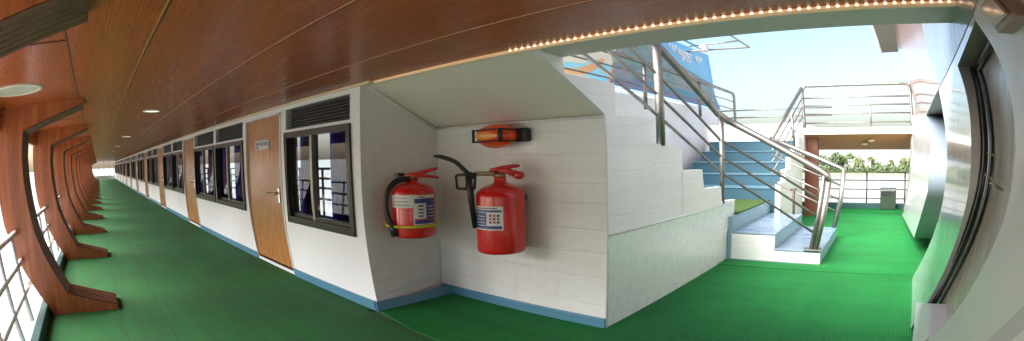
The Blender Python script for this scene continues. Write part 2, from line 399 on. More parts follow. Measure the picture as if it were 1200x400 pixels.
XE = -68.0       # far end of the side deck
W = 2.46         # face of the long cabin wall
# ---------------------------------------------------------------- setting
tag(MB().box(XE, 5, -.915, 3.4, -.25, -.012).box(-4.4, 5, 3.4, 12.9, -.25, -.012).build('deck', M['deck']), kind='structure')
b = MB(); g = []
nx = 60
b.poly([(XE, -.80, 0), (5, -.80, 0), (5, 2.38, 0), (-4.0, 2.38, 0), (-4.0, 2.62, 0), (-4.15, 2.62, 0), (-4.15, W+.02, 0), (XE, W+.02, 0)])
tag(b.build('carpet', M['carpet_dark']), kind='structure')
b = MB()
b.prism([(-4.15, 2.50, -.008), (-3.3, 2.36, -.008), (-2.0, 2.31, -.008), (2.0, 2.27, -.008), (2.0, 6.0, -.008), (-.7, 6.0, -.008), (-.7, 6.6, -.008), (-4.15, 6.6, -.008)], (0, 0, .0135))
tag(b.build('carpet', M['carpet']), kind='structure')
b = MB().prism([(-3.5, 5.985, -.008), (2.0, 5.985, -.008), (2.0, 11.9, -.008), (-3.5, 11.9, -.008)], (0, 0, .022))
b.box(-1.7, 1.0, 11.9, 12.45, -.01, .05)
tag(b.build('carpet', M['carpet']), kind='structure')
tag(MB().poly([(-3000, -3000, -3), (3000, -3000, -3), (3000, 4000, -3), (-3000, 4000, -3)]).build('water', M['water']), kind='structure')
# far bank
b = MB(); rows = [(99, -3.2), (101, -2.6), (104, -2.45), (108, -2.45), (113, -2.7), (118, -3.3)]
xs = [-900+i*30 for i in range(61)]
vs = []; fs = []
for (y, z) in rows:
    for i, x in enumerate(xs): vs.append((x, y+2.5*math.sin(i*1.7)+1.5*math.sin(i*.6), z+.12*math.sin(i*2.3)))
for r in range(len(rows)-1):
    for i in range(60): fs.append((r*61+i, r*61+i+1, (r+1)*61+i+1, (r+1)*61+i))
tag(b.add(vs, fs, 0, True).build('riverbank', M['bank']), kind='structure')

# wooden ceiling with proud seams between its sheets
b = MB()
b.box(XE, 5, -.24, 2.50, 2.08, 2.25)
b.prism([(XE, -.24, 2.08), (XE, -1.30, 1.99), (XE, -1.30, 2.10), (XE, -.24, 2.25)], (5-XE, 0, 0))
ceil = b.build('ceiling', M['ceil']); tag(ceil, kind='structure')
seam = MB()
for y in (.30, 1.10, 1.90): seam.box(XE, 5, y-.003, y+.003, 2.0765, 2.0795)
for x in [-2.9-4.4*i for i in range(15)]:
    seam.prism([(x-.006, -.25, 2.077), (x-.006, -1.29, 1.9885), (x+.006, -1.29, 1.9885), (x+.006, -.25, 2.077)], (0, 0, -.003))
seam.box(XE, 5, -.25, -.238, 2.0765, 2.0795)
o = seam.build('seam', mat('seam_shadow', (.06, .02, .008), .6), ceil)
o2 = MB()
for y in (.288, 1.088, 1.888): o2.box(XE, 5, y-.002, y+.005, 2.0755, 2.0798)
o2.build('seam_highlight', mat('seam_highlight', (.52, .25, .12), .3), ceil)  # lighter strips painting a highlight along the seams

# ---------------------------------------------------------------- cabin: the long white wall with doors and windows
def bow(x, y, z):
    c = max(0, .05*abs(min(x, -3.0))-.03) if x < -3.9 else max(0, .17-.17*(x+3.9))*0
    c = min(c, .40)
    t = max(0.0, 1-z/1.2)
    return (x+c*t*t, y, z)
cabin = thing('cabin', 'long white cabin block with wooden doors and black framed sliding windows', 'cabin', (-30, W, 0))
P_ = 5.65
doors = [(-7.60-P_*k, -6.10-P_*k) for k in range(11)]
wins = [(-5.93, -4.29)]
for k in range(11):
    wins += [(-9.60-P_*k, -7.78-P_*k), (-11.70-P_*k, -9.78-P_*k)]
ops = []
for a, c_ in doors: ops.append((a, c_, .035, 2.0))
for i, (a, c_) in enumerate(wins):
    ops.append((a, c_, .68, 1.71)); ops.append((a, c_, 1.765, 2.01))
def wall_grid(x0, x1, z0, z1, ops, y, dep, zextra=()):
    xs = sorted({x0, x1, *[o[0] for o in ops], *[o[1] for o in ops]}); zs = sorted({z0, z1, *[o[2] for o in ops], *[o[3] for o in ops], *zextra})
    mb = MB()
    solid = {}
    for i in range(len(xs)-1):
        for j in range(len(zs)-1):
            xm, zm = (xs[i]+xs[i+1])/2, (zs[j]+zs[j+1])/2
            solid[i, j] = not any(o[0] < xm < o[1] and o[2] < zm < o[3] for o in ops)
    for (i, j), s_ in solid.items():
        X0, X1, Z0, Z1 = xs[i], xs[i+1], zs[j], zs[j+1]
        if s_: mb.poly([(X0, y, Z0), (X1, y, Z0), (X1, y, Z1), (X0, y, Z1)])
        for di, dj, e in ((1, 0, ((X1, Z0), (X1, Z1))), (-1, 0, ((X0, Z0), (X0, Z1))), (0, 1, ((X0, Z1), (X1, Z1))), (0, -1, ((X0, Z0), (X1, Z0)))):
            nb = solid.get((i+di, j+dj), None)
            if s_ and nb is False:
                (ax, az), (bx, bz) = e; mb.poly([(ax, y, az), (bx, y, bz), (bx, y+dep, bz), (ax, y+dep, az)])
    return mb
xend = -4.10
mb = wall_grid(XE, xend, 0, 2.08, ops, W, .10, (.1, .2, .3, .4, .5, .6, .8, .95, 1.1, 1.4))
# end wall towards the stairs, roof and top of the block
zz = [0, .12, .25, .4, .55, .7, .9, 1.1, 1.4, 1.7, 2.08]
for k in range(len(zz)-1):
    a_, c_ = zz[k], zz[k+1]
    mb.poly([(xend, W, a_), (xend, W, c_), (xend, 3.37, c_), (xend, 3.37, a_)], 1)
mb.box(XE, xend-.02, 2.52, 3.36, 2.081, 2.20); mb.box(-5.4, xend-.02, 3.362, 12, 2.081, 2.20)
mb.box(xend-.25, xend, 3.372, 12.0, 0, 2.32, 2)
mb.warp(lambda x, y, z: bow(x, y, z) if y < 2.9 else ((bow(x, y, z)[0], y, z) if (abs(x-xend) < 1e-6 and y < 2.46) else (x, y, z)))
mb.build('wall', [M['white'], M['alcove_plain'], M['side']], cabin)
# dark inside of the block
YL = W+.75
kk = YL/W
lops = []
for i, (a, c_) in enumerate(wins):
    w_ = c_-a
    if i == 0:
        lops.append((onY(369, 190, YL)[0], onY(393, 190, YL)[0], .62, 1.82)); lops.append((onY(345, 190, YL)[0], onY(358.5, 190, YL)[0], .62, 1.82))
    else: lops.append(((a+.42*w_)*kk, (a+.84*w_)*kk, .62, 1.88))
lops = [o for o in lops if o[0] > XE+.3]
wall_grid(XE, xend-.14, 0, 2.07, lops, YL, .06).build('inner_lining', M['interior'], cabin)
for i, o in enumerate(lops):
    for (u0, u1) in ((o[0]-.22, o[0]+.04), (o[1]-.05, o[1]+(.62 if i != 1 else .30))):
        n_ = 16; L = [(u0+(u1-u0)*q/n_, YL-.05-.022*math.sin(q*1.7+i)) for q in range(n_+1)]
        MB().loft([(x, y, .50) for x, y in L], [(x, y, 1.98) for x, y in L], 0, True).build('curtain', M['curtain'], cabin)
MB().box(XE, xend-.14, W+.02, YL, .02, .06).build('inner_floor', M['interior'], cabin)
orl = MB()
for z in (.78, .95, 1.10, 1.25): orl.tube([(XE, YL+.45, z), (xend-.4, YL+.45, z)], .018, 6)
x = xend-.5
while x > -40: orl.tube([(x, YL+.45, 0), (x, YL+.45, 1.25)], .02, 6); x -= .9
orl.build('back_railing', M['frame'], cabin)
sk = MB()
edges = sorted(doors); xl = XE
for a, c_ in edges+[(xend, xend)]:
    if a-xl > .05: sk.box(xl, a, W-.022, W-.003, 0, .085)
    xl = c_
sk.box(xend-.02, xend+.022, W-.022, W+.0, 0, .085); sk.box(xend+.003, xend+.022, W, 3.345, 0, .085)
sk.warp(bow).build('skirting', M['skirt'], cabin)
# doors
first = None
for k, (a, c_) in enumerate(doors):
    d = MB().zbox(a+.03, c_-.03, W+.02, W+.055, .04, 1.975, 10).warp(bow).build('door', M['door'], cabin)
    fr = MB()
    fr.zbox(a, a+.028, W-.012, W+.06, .035, 2.0, 10); fr.zbox(c_-.028, c_, W-.012, W+.06, .035, 2.0, 10); fr.box(a, c_, W-.012, W+.06, 1.978, 2.0)
    fr.warp(bow).build('door_frame', M['trim'], d)
    if k < 7:
        h = MB(); hx = c_-.17
        h.bbox(hx-.035, hx+.035, W+.0, W+.018, .86, 1.06, .008); h.tube(bez([(hx, W+.02, .985), (hx, W-.05, .985), (hx-.05, W-.06, .985), (hx-.24, W-.06, .98)], 4), .014, 8)
        h.warp(bow).build('handle', M['chrome'], d)
    if k == 0:
        p = MB(); p.bbox(a+.42, a+1.02, W+.006, W+.018, 1.555, 1.685, .004, 0)
        for r, (u0, u1) in enumerate(((.46, .60), (.66, .78), (.82, .98))): p.box(a+u0, a+u1, W+.003, W+.0055, 1.61, 1.66, 1)
        p.box(a+.46, a+.60, W+.003, W+.0055, 1.57, 1.60, 1)
        p.build('sign_plate', [mat('plate', (.62, .64, .62), .35), mat('plate_ink', (.22, .27, .31), .5)], d)
# windows and louvres
for i, (a, c_) in enumerate(wins):
    f = MB(); e = .055
    f.zbox(a, a+e, W-.02, W+.09, .68, 1.71, 6); f.zbox(c_-e, c_, W-.02, W+.09, .68, 1.71, 6); f.box(a+e, c_-e, W-.02, W+.09, 1.665, 1.71); f.box(a+e, c_-e, W-.02, W+.09, .68, .735)
    f.box(a-.02, a, W-.026, W-.003, .66, 1.73); f.box(c_, c_+.02, W-.026, W-.003, .66, 1.73); f.box(a, c_, W-.026, W-.003, 1.71, 1.73); f.box(a, c_, W-.026, W-.003, .66, .68)
    fo = f.warp(bow).build('window', M['frame'], cabin)
    xm = a+(c_-a)*.44
    s_ = MB(); s_.zbox(xm-.03, xm+.03, W+.005, W+.06, .735, 1.665, 6, 0); s_.zbox(a+.055, a+.10, W+.035, W+.07, .735, 1.665, 6, 1); s_.zbox(c_-.11, c_-.055, W+.01, W+.05, .735, 1.665, 6, 1)
    s_.box(a+.1, xm-.03, W+.035, W+.065, .735, .775, 1); s_.box(xm+.03, c_-.11, W+.012, W+.045, .735, .775, 1)
    s_.warp(bow).build('sash', [M['sash'], M['frame']], fo)
    gl = MB()
    for g0, g1, gy in ((a+.1, xm-.03, W+.05), (xm+.03, c_-.11, W+.029)):
        zl = [.775+.89*q/6 for q in range(7)]; gl.loft([(g0, gy, z) for z in zl], [(g1, gy, z) for z in zl])
    gl.warp(bow).build('pane', M['glass'], fo)
    lv = MB(); lv.box(a+.02, c_-.02, W+.075, W+.09, 1.77, 2.005, 0)
    for q in range(7):
        z = 1.783+q*.033; lv.prism([(a+.015, W+.005, z), (a+.015, W+.06, z+.022), (a+.015, W+.06, z+.027), (a+.015, W+.005, z+.005)], (c_-a-.03, 0, 0), 1)
    lv.build('louvre', [M['louvre'], mat('louvre_slat', (.04, .04, .04), .4) if i == 0 else bpy.data.materials['louvre_slat']], cabin)

# pale trim along the ceiling edge, LED tape and deck edge beam
beam = thing('deck_beam', 'grey green beam along the ceiling edge carrying a warm strip of LED dots', 'beam', (0, 2.5, 2.06))
MB().prism([(-2.75, 2.512, 2.07), (-2.75, 2.56, 2.07), (-2.1, 2.83, 2.052), (5, 2.83, 2.052), (5, 2.512, 2.07)], (0, 0, .2)).build('beam_body', M['beam'], beam)
t = MB().box(-3.9, 5, 2.494, 2.512, 2.055, 2.095, 0); t.box(XE, -3.9, W-.03, 2.512, 2.055, 2.10, 0); t.build('edge_trim', mat('cream_trim', (.78, .62, .44), .45), beam)
MB().box(-4.0, 3, 2.480, 2.4935, 2.068, 2.078).build('light_tape', M['led_tape'], beam)
l = MB()
x = -2.25
while x < 1.2:
    l.ell((x, 2.4755, 2.0735), (.010, .006, .007), 8, 6); x += .052
dots = l.build('light_dot', M['led'], beam); dots['kind'] = 'stuff'

# ---------------------------------------------------------------- staircase
st = thing('staircase', 'white clad staircase block with blue flights and a turf landing beside the passage', 'stairs', (-3, 6, 0))
X0, XS = -4.10, -2.10
MB().add([(X0, 3.37, 0), (XS+.002, 3.37, 0), (XS+.002, 3.37, 1.675), (X0, 3.37, 1.675), (X0, 3.42, 0), (XS-.12, 3.42, 0), (XS-.12, 3.42, 1.675), (X0, 3.42, 1.675)],
         [(0, 1, 2, 3), (4, 7, 6, 5), (0, 4, 5, 1), (1, 5, 6, 2)]).build('front_wall', M['alcove'], st)
MB().prism([(X0, 2.515, 2.085), (X0, 3.40, 1.675), (X0, 3.46, 1.70), (X0, 2.60, 2.12)], (XS-X0-.062, 0, 0)).build('soffit', M['soffit'], st)
MB().bbox(X0+.023, XS+.004, 3.345, 3.3685, 0, .085, .006).build('skirting', M['skirt'], st)
prof = [(3.375, .757), (6.60, .757), (6.69, .735), (6.10, .775), (6.08, .955), (5.46, .975), (5.41, 1.19), (4.84, 1.205), (4.82, 1.44), (4.17, 1.47), (4.17, 1.685), (3.53, 1.69), (3.53, 1.94), (2.86, 1.945), (2.84, 2.20), (2.52, 2.20), (2.52, 2.079), (3.375, 1.684)]
prof[1] = (6.62, .72); prof[2] = (6.69, .745)
MB().prism([(XS, y, z) for y, z in prof], (-.06, 0, 0)).build('stringer', M['side'], st)
MB().prism([(XS, y, z) for y, z in [(3.374, 0), (6.33, 0), (6.33, .37), (6.62, .40), (6.62, .718), (3.374, .755)]], (-.10, 0, 0)).warp(lambda x, y, z: (x+.006, y, z)).build('side_panel', M['side_low'], st)
# joint ridges of the cladding
r = MB(); r.tube([(XS+.004, 3.372, .0), (XS+.002, 3.372, .9), (XS+.004, 3.372, 1.67)], .012, 6); r.tube([(XS+.008, 3.4, .757), (XS+.010, 5.0, .742), (XS+.008, 6.6, .722)], .010, 6); r.box(XS+.002, XS+.006, 4.826, 4.842, .757, 1.2)
r.tube([(X0+.006, 3.366, .09), (X0+.008, 3.364, .9), (X0+.006, 3.366, 1.67)], .010, 6); r.tube([(X0, 3.36, 1.672), (-3, 3.364, 1.668), (XS, 3.362, 1.672)], .011, 6)
r.tube([(X0+.004, 2.56, 2.055), (X0+.006, 2.95, 1.86), (X0+.004, 3.36, 1.672)], .014, 6)
r.build('seam', M['trim'], st)
# upper flight towards the camera: treads behind the stringer
u = MB()
for k, (y0, y1, z) in enumerate([(3.55, 4.17, 1.66), (4.17, 4.82, 1.43), (4.84, 5.41, 1.18), (5.46, 6.08, .94), (6.1, 6.6, .72)]): u.box(-3.9, XS-.061, y0, y1, z-.06, z)
u.build('near_flight', M['riser'], st)
# landing and lower steps
YA, YB = 6.335, 8.40
l = MB(); l.box(-3.95, -2.03, YA+.02, YB+.1, 0, .555); l.build('landing', M['riser_grey'], st)
MB().box(-3.95, -2.04, YA+.26, YB+.6, .556, .575).build('landing_turf', M['turf'], st)
s2 = MB(); s2.box(-2.03, -1.43, YA, YB, 0, .345); s2.build('step', M['tile'], st)
MB().bbox(-2.028, -1.415, YA-.006, YB+.01, .346, .372, .006).build('step_top', M['tread'], st)
s1 = MB(); s1.box(-1.43, -.80, YA, YB-.05, 0, .155); s1.build('step', M['tile'], st)
MB().bbox(-1.427, -.785, YA-.006, YB-.04, .156, .182, .006).build('step_top', M['tread'], st)
rs = MB(); rs.box(-1.4285, -1.4225, YA+.004, YB, .183, .345); rs.box(-.7995, -.793, YA+.004, YB-.05, .0, .155); rs.box(-2.0295, -2.022, YA+.02, YB+.1, .373, .555); rs.build('riser', M['riser_grey'], st)
MB().box(-2.12, -.79, YA-.02, YA-.003, .006, .022).build('base_strip', mat('base_strip', (.16, .22, .25), .5), st)
# far flight rising away from the landing
u = MB(); nb = MB(); fl = MB()
for k in range(5):
    y0 = 8.5+.50*k; z1 = .575+.20*(k+1)
    u.box(-3.9, -1.92, y0, 10.77, z1-.20 if k else 0, z1-.014)
    nb.box(-3.9, -1.92, y0-.018, min(y0+.49, 10.77), z1-.013, z1)
u.build('far_flight', M['riser'], st); nb.build('nosing', M['nosing'], st)
pr = [(8.42, 0), (8.42, .66)]
for k in range(5):
    y0 = 8.42+.46*k; z = .66+.20*(k+1); pr += [(y0, z), (y0+.46, z)]
pr += [(10.77, pr[-1][1]), (10.77, 0)]
MB().prism([(-1.92, y, z) for y, z in pr], (.09, 0, 0)).build('far_stringer', M['trim'], st)

# ---------------------------------------------------------------- handrails
def rail_parts(parent, name, paths, r, m, n=10):
    for p in paths: MB().tube(p, r, n).build(name, m, parent)
hr = thing('handrail', 'thick stainless handrail running down the near flight and bending over the two lower steps', 'handrail', (-2.1, 6.2, .75))
xr = -2.14
A0 = (xr, 2.62, 3.18); A1 = (xr, 6.25, 1.80)
def near(y): return 2.43+(1.80-2.43)/(6.25-4.37)*(y-4.37)
Ytop = 2.9
B1 = (-.70, 6.34, 1.115)
top = [(xr, Ytop, near(Ytop)), (xr, 6.1, near(6.1)), (xr+.06, 6.30, 1.775), (xr+.2, 6.35, 1.70), (-.84, 6.35, 1.145), (-.745, 6.35, 1.09), (-.72, 6.35, 1.02)]
MB().tube(top, .042, 12).build('top_rail', M['steel'], hr)
for y, zb in ((4.38, 1.45), (6.17, .74)): MB().tube([(xr+.02, y, zb), (xr+.02, y, near(y)-.02)],   .044 if y < 5 else .034, 12).build('post', M['steel_light'] if y < 5 else M['steel'], hr)
pc = MB(); pc.tube([(-.72, 6.35, 1.04), (-.80, 6.35, .55), (-.872, 6.35, .19)], .040, 12, flat=1.0); pc.tube([(-.79, 6.35, 1.09), (-.86, 6.35, .6), (-.93, 6.35, .19)], .030, 12); pc.build('post', M['steel'], hr)
MB().bbox(-1.03, -.80, 6.37-.07, 6.37+.09, .184, .197, .004).build('foot_plate', M['steel'], hr)
for dz in (.30, .50, .70):
    p = [(xr, Ytop, near(Ytop)-dz), (xr, 6.17, near(6.17)-dz), (-.80-.05*dz, 6.35, 1.10-dz*1.06)]
    MB().tube(p, .0165, 8).build('rod', M['steel'], hr)
hr2 = thing('handrail', 'stainless handrail on the far side of the lower steps rising along the far flight', 'handrail', (-.8, 8.3, .18))
c1 = onY(904, 163, 8.34); c2 = onY(989, 199, 8.32); f1 = onY(977, 268, 8.33)
e1 = onY(939, 104, 10.75)
MB().tube([e1, c1], .040, 12).build('top_rail', M['steel_light'], hr2)
MB().tube([c1, Vector(c1)+(Vector(c2)-Vector(c1))*.94, c2, Vector(c2)+(Vector(f1)-Vector(c2))*.08], .036, 12).build('top_rail', M['steel'], hr2)
MB().tube([c2, Vector(c2)*.5+Vector(f1)*.5+Vector((.03, 0, 0)), (f1[0], f1[1], .183)], .042, 12).build('post', M['steel'], hr2)
q0 = onY(931, 172, 9.3); q1 = onY(927.6, 134, 9.3); MB().tube([q0, q1], .028, 10).build('post', M['steel_light'], hr2)
q0 = onY(930, 251, 8.3); q1 = onY(930, 222, 8.3); qm = MB().tube([q0, q1], .022, 8); qm.tube([(q1[0]-.06, 8.3, q1[2]), (q1[0]+.06, 8.3, q1[2])], .014, 8); qm.build('post', mat('rusty_post', (.09, .05, .045), .6), hr2)
for dz in (.2, .38, .56):
    k_ = Vector((0, 0, -dz)); MB().tube([Vector(e1)+k_, Vector(c1)+k_], .014, 8).build('rod', M['steel_light'], hr2)
for dz in (.26, .48, .68):
    MB().tube([(c1[0], c1[1], c1[2]-dz), (c2[0]-.06*dz, c2[1], c2[2]-dz)], .014, 8).build('rod', M['steel'], hr2)

# far upper deck: white edge, wooden beam, posts, railing
ud = thing('upper_deck', 'upper deck bridge with white edge and wooden underside spanning the far end of the passage', 'deck', (-.5, 11, 1.7))
MB().box(-1.80, .86, 10.78, 12.9, 1.70, 1.83).box(-4.2, -1.802, 10.78, 12.9, 1.30, 1.94).build('deck_edge', M['trim'], ud)
w_ = MB().prism([(-1.78, 10.84, 1.695), (-1.78, 12.3, 1.40), (-1.78, 12.75, 1.40), (-1.78, 12.75, 1.698), (-1.78, 10.84, 1.698)], (2.7, 0, 0)); w_.build('underside', M['fascia_wood'], ud)
for px, py in ((1013, 168), (1021, 164)):
    d = ray(px, py); tt = None
    n_ = np.array([0, .295, 1.46]); p0 = np.array([0, 10.84, 1.692]); tt = n_@(p0-O)/(n_@d); c = O+d*tt
    MB().ell((c[0], c[1], c[2]-.012), (.085, .13, .03), 16, 8).build('downlight', M['ring'], ud)
MB().box(-1.83, -1.52, 11.06, 11.3, 0, 1.697).build('wooden_pillar', wood('pillar_wood', (.09, .026, .012), (.15, .042, .02), (.2, .06, .03), 'z', .5, 0), ud)
ur = thing('deck_railing', 'stainless railing with rounded corner along the white edge of the far upper deck', 'railing', (-.5, 10.8, 1.83))
yr = 10.83
zt = 2.69
MB().tube(bez([(-1.77, yr, 1.84), (-1.78, yr, 2.3), (-1.78, yr, 2.58), (-1.70, yr, zt), (-1.5, yr, zt), (.45, yr, zt), (.63, yr, zt), (.71, yr, 2.58), (.72, yr, 2.3), (.72, yr, 1.84)], 5), .034, 10).build('top_rail', M['steel_light'], ur)
for z in (2.44, 2.28, 2.11, 1.93): MB().tube([(-1.77, yr, z), (.71, yr, z)], .0145, 8).build('rod', M['steel_light'], ur)
MB().tube([(-.24, yr, 1.835), (-.24, yr, 2.28)], .02, 8).build('post', M['steel_light'], ur)
ur2 = thing('deck_railing', 'thin light railing far behind the blue flight against the sky', 'railing', (-3.2, 12.5, 1.83))
for z in (2.37, 2.19, 2.01): MB().tube([(-4.4, 12.5, z), (-1.3, 12.5, z)], .0165, 8).build('rod', M['steel_light'], ur2)
for x in (-4.3, -2.2): MB().tube([(x, 12.5, 1.83), (x, 12.5, 2.37)], .02, 8).build('post', M['steel_light'], ur2)
ir = thing('deck_railing', 'stainless railing on the cabin roof edge in front of the painted banner', 'railing', (-3.75, 8, 2.0))
xi = -3.72
zr = lambda y: 2.80-.012*(y-6)
ye = onX(860, 110, xi)[1]
MB().tube([(xi, 3.0, zr(3)), (xi, ye-.1, zr(ye)), (xi, ye, zr(ye)-.08), (xi, ye, 1.86)], .034, 10).build('top_rail', M['steel_light'], ir)
for px in (755, 818): y = onX(px, 85, xi)[1]; MB().tube([(xi, y, 2.05), (xi, y, zr(y))], .034, 8).build('post', M['steel_light'], ir)
for dz in (.20, .38): MB().tube([(xi, 3, zr(3)-dz), (xi, ye, zr(ye)-dz)], .012, 8).build('rod', M['steel_light'], ir)
ir.location.z += 0

# banner on the cabin roof
xb = -4.40
def B(px, py, d=0): 
    p = onX(px, py, xb+d); return p
bn = thing('banner', 'big painted board with blue sky, white lettering and orange swirl above the stairs', 'banner', (xb, 9, 2.45))
pts = [(640, 82), (662, 87), (740, 105), (817, 123), (845, 129), (838, 112), (830, 65), (790, 48), (740, 26), (640, -14)]
MB().prism([B(*p) for p in pts], (-.05, 0, 0)).build('board', M['b_blue'], bn)
def patch(name, pts, m, d): MB().prism([B(px, py, d) for px, py in pts], (-.003, 0, 0)).build(name, m, bn)
patch('printed_scene', [(712, 97.5), (722, 55), (760, 50), (800, 78), (833, 98), (842, 127), (817, 122), (740, 104)], M['b_scene'], .004)
patch('printed_scene', [(640, 80), (650, 40), (690, 40), (722, 58), (712, 97.5), (662, 86)], M['b_cream'], .005)
patch('printed_band', [(712, 98), (714, 90), (760, 98), (800, 108), (838, 119), (843, 127), (817, 122), (760, 109)], M['b_violet'], .008)
patch('printed_band', [(745, 92), (790, 103), (832, 114), (838, 122), (800, 113), (760, 104)], M['b_teal'], .011)
patch('printed_swirl', [(650, 84), (658.7, 79.5), (676, 81), (690, 76.6), (704, 68.8), (709, 69.6), (706, 76), (695.5, 83), (683, 88), (662, 85.5)], M['b_orange'], .010)
patch('printed_swirl', [(683, 88), (696, 82.5), (707, 75.5), (711, 74), (716, 79), (712, 97), (700, 94)], M['b_sky'], .010)
patch('printed_swirl', [(655, 79), (664, 72.5), (684, 75), (695, 70), (701, 70), (688, 76), (675, 80), (660, 78.5)], M['b_sky'], .009)
patch('printed_swirl', [(716, 79), (718, 79.5), (714.5, 97.3), (712, 97)], M['b_orange'], .012)
patch('printed_scene', [(716, 62), (752, 66), (760, 76), (735, 76), (718, 72)], M['b_green'], .0095)
fr_ = MB(); fr_.tube([B(655, 88.5, .02), B(740, 107.5, .02), B(817, 125.5, .02), B(846, 132, .02)], .02, 8); fr_.build('bottom_batten', M['trim'], bn)
def text(s, px, py, h, m, d=.012):
    cu = bpy.data.curves.new('lettering', 'FONT'); cu.body = s; cu.size = h*S; cu.extrude = .002; cu.offset = .006
    o = bpy.data.objects.new('lettering', cu); C.objects.link(o)
    dg = bpy.context.evaluated_depsgraph_get(); me = bpy.data.meshes.new_from_object(o.evaluated_get(dg)); bpy.data.objects.remove(o)
    me.name = 'lettering'; me.materials.clear(); me.materials.append(m)
    ob = bpy.data.objects.new('lettering', me); C.objects.link(ob); ob.parent = bn
    p = B(px, py, d); ob.location = (Vector(p)-Vector(bn['_b']))*S
    ob.rotation_euler = (math.pi/2, 0, math.pi/2)
    return ob
text('আম', 784, 58.5, .23, M['b_white']); text('নবরথন', 795, 65.5, .24, M['b_white']); text('পাল', 815, 73.0, .25, M['b_white'])
text('বনভবন পথ', 798.5, 71.5, .125, M['b_white'])

# awning skeleton
zf = 3.6
af = thing('awning_frame', 'bare steel awning frame standing out against the sky beside the banner', 'frame', onZ(840, 50, zf))
def Z(px, py): return onZ(px, py, zf)
MB().tube([Z(786, 47.5), Z(855, 41), Z(878, 55.5), Z(824, 59)], .02, 8).build('outer_frame', M['steel'], af)
MB().tube([Z(800, 46), Z(824, 59)], .024, 8).build('inner_bar', mat('blue_bar', (.10, .32, .46), .4), af)
MB().tube([Z(808, 54.3), Z(866, 48)], .018, 8).build('cross_bar', M['steel'], af)
p = Z(824, 58); MB().bbox(p[0]-.06, p[0]+.1, p[1]-.12, p[1]+.12, p[2]-.05, p[2]+.09, .02).build('bracket', mat('bracket_pale', (.72, .62, .58), .5), af)
a_ = Z(824, 59); MB().tube([(-4.42, a_[1], 3.6), a_], .02, 8).build('brace', M['steel'], af)

# ---------------------------------------------------------------- fire extinguishers
def frame_at(c):
    d = Vector((c[0], c[1], 0)).normalized(); r_ = Vector((d.y, -d.x, 0))
    return lambda u, v, z: (c[0]+r_.x*u-d.x*v, c[1]+r_.y*u-d.y*v, z)
def cyl_patch(mb, c, r, ang, a0, a1, z0, z1, m, n=12):
    A = []; Bp = []
    for i in range(n+1):
        q = ang+math.radians(a0+(a1-a0)*i/n); A.append((c[0]+r*math.cos(q), c[1]+r*math.sin(q), z0)); Bp.append((c[0]+r*math.cos(q), c[1]+r*math.sin(q), z1))
    mb.loft(A, Bp, m, True)
c = (-3.85, 2.865); fa = frame_at(c); toCam = math.atan2(-c[1], -c[0]); R1 = .205
e = thing('fire_extinguisher', 'smaller red fire extinguisher with yellow strap hanging on the short end wall', 'fire extinguisher', (c[0], c[1], .66))
MB().lathe([(.15, .665), (.185, .668), (R1-.004, .68), (R1, .70), (R1, 1.075), (R1-.01, 1.105), (R1-.035, 1.13), (.12, 1.15), (.065, 1.163), (.05, 1.172), (.05, 1.20)], (c[0], c[1], 0), 40).build('cylinder', M['red'], e)
MB().lathe([(.055, 1.20), (.055, 1.215), (.04, 1.22), (.04, 1.235)], (c[0], c[1], 0), 20).build('valve', M['brass'], e)
lv = MB(); lv.tube([fa(-.06, .02, 1.222), fa(.04, .03, 1.232), fa(.13, .03, 1.262), fa(.235, .03, 1.285)], [.022, .024, .02, .012], 8); lv.tube([fa(-.02, .02, 1.215), fa(.10, .03, 1.222), fa(.245, .03, 1.200)], [.02, .018, .012], 8); lv.bbox(c[0]-.04, c[0]+.04, c[1]-.04, c[1]+.04, 1.205, 1.235, .01); lv.build('lever', M['red_handle'], e)
hz = bez([fa(-.03, .04, 1.195), fa(-.13, .06, 1.185), fa(-.215, .08, 1.115), fa(-.250, .09, .98), fa(-.235, .10, .86), fa(-.195, .11, .775)], 6)
MB().tube(hz, .026, 10).build('hose', M['black'], e)
MB().tube([fa(-.195, .11, .79), fa(-.19, .11, .77), fa(-.165, .11, .69)], [.03, .044, .047], 12).build('nozzle', M['black'], e)
lb = MB()
cyl_patch(lb, c, R1+.002, toCam, -66, 10, .945, 1.06, 0); cyl_patch(lb, c, R1+.0025, toCam, 0, 66, .79, 1.055, 0)
cyl_patch(lb, c, R1+.004, toCam, 3, 64, .985, 1.025, 1); cyl_patch(lb, c, R1+.004, toCam, 34, 64, .84, .985, 1); cyl_patch(lb, c, R1+.004, toCam, 3, 64, .80, .835, 1); cyl_patch(lb, c, R1+.004, toCam, 3, 64, .836, .846, 2); cyl_patch(lb, c, R1+.004, toCam, 14, 30, 1.032, 1.045, 2)
for k in range(4): cyl_patch(lb, c, R1+.004, toCam, 12, 26, .862+k*.03, .876+k*.03, 3)
for k in range(4): cyl_patch(lb, c, R1+.0045, toCam, 38, 60, .86+k*.03, .866+k*.03, 0)
for k in range(3): cyl_patch(lb, c, R1+.0035, toCam, -60+3*k, -8-5*k, .968+k*.03, .974+k*.03, 2 if k == 2 else 3)
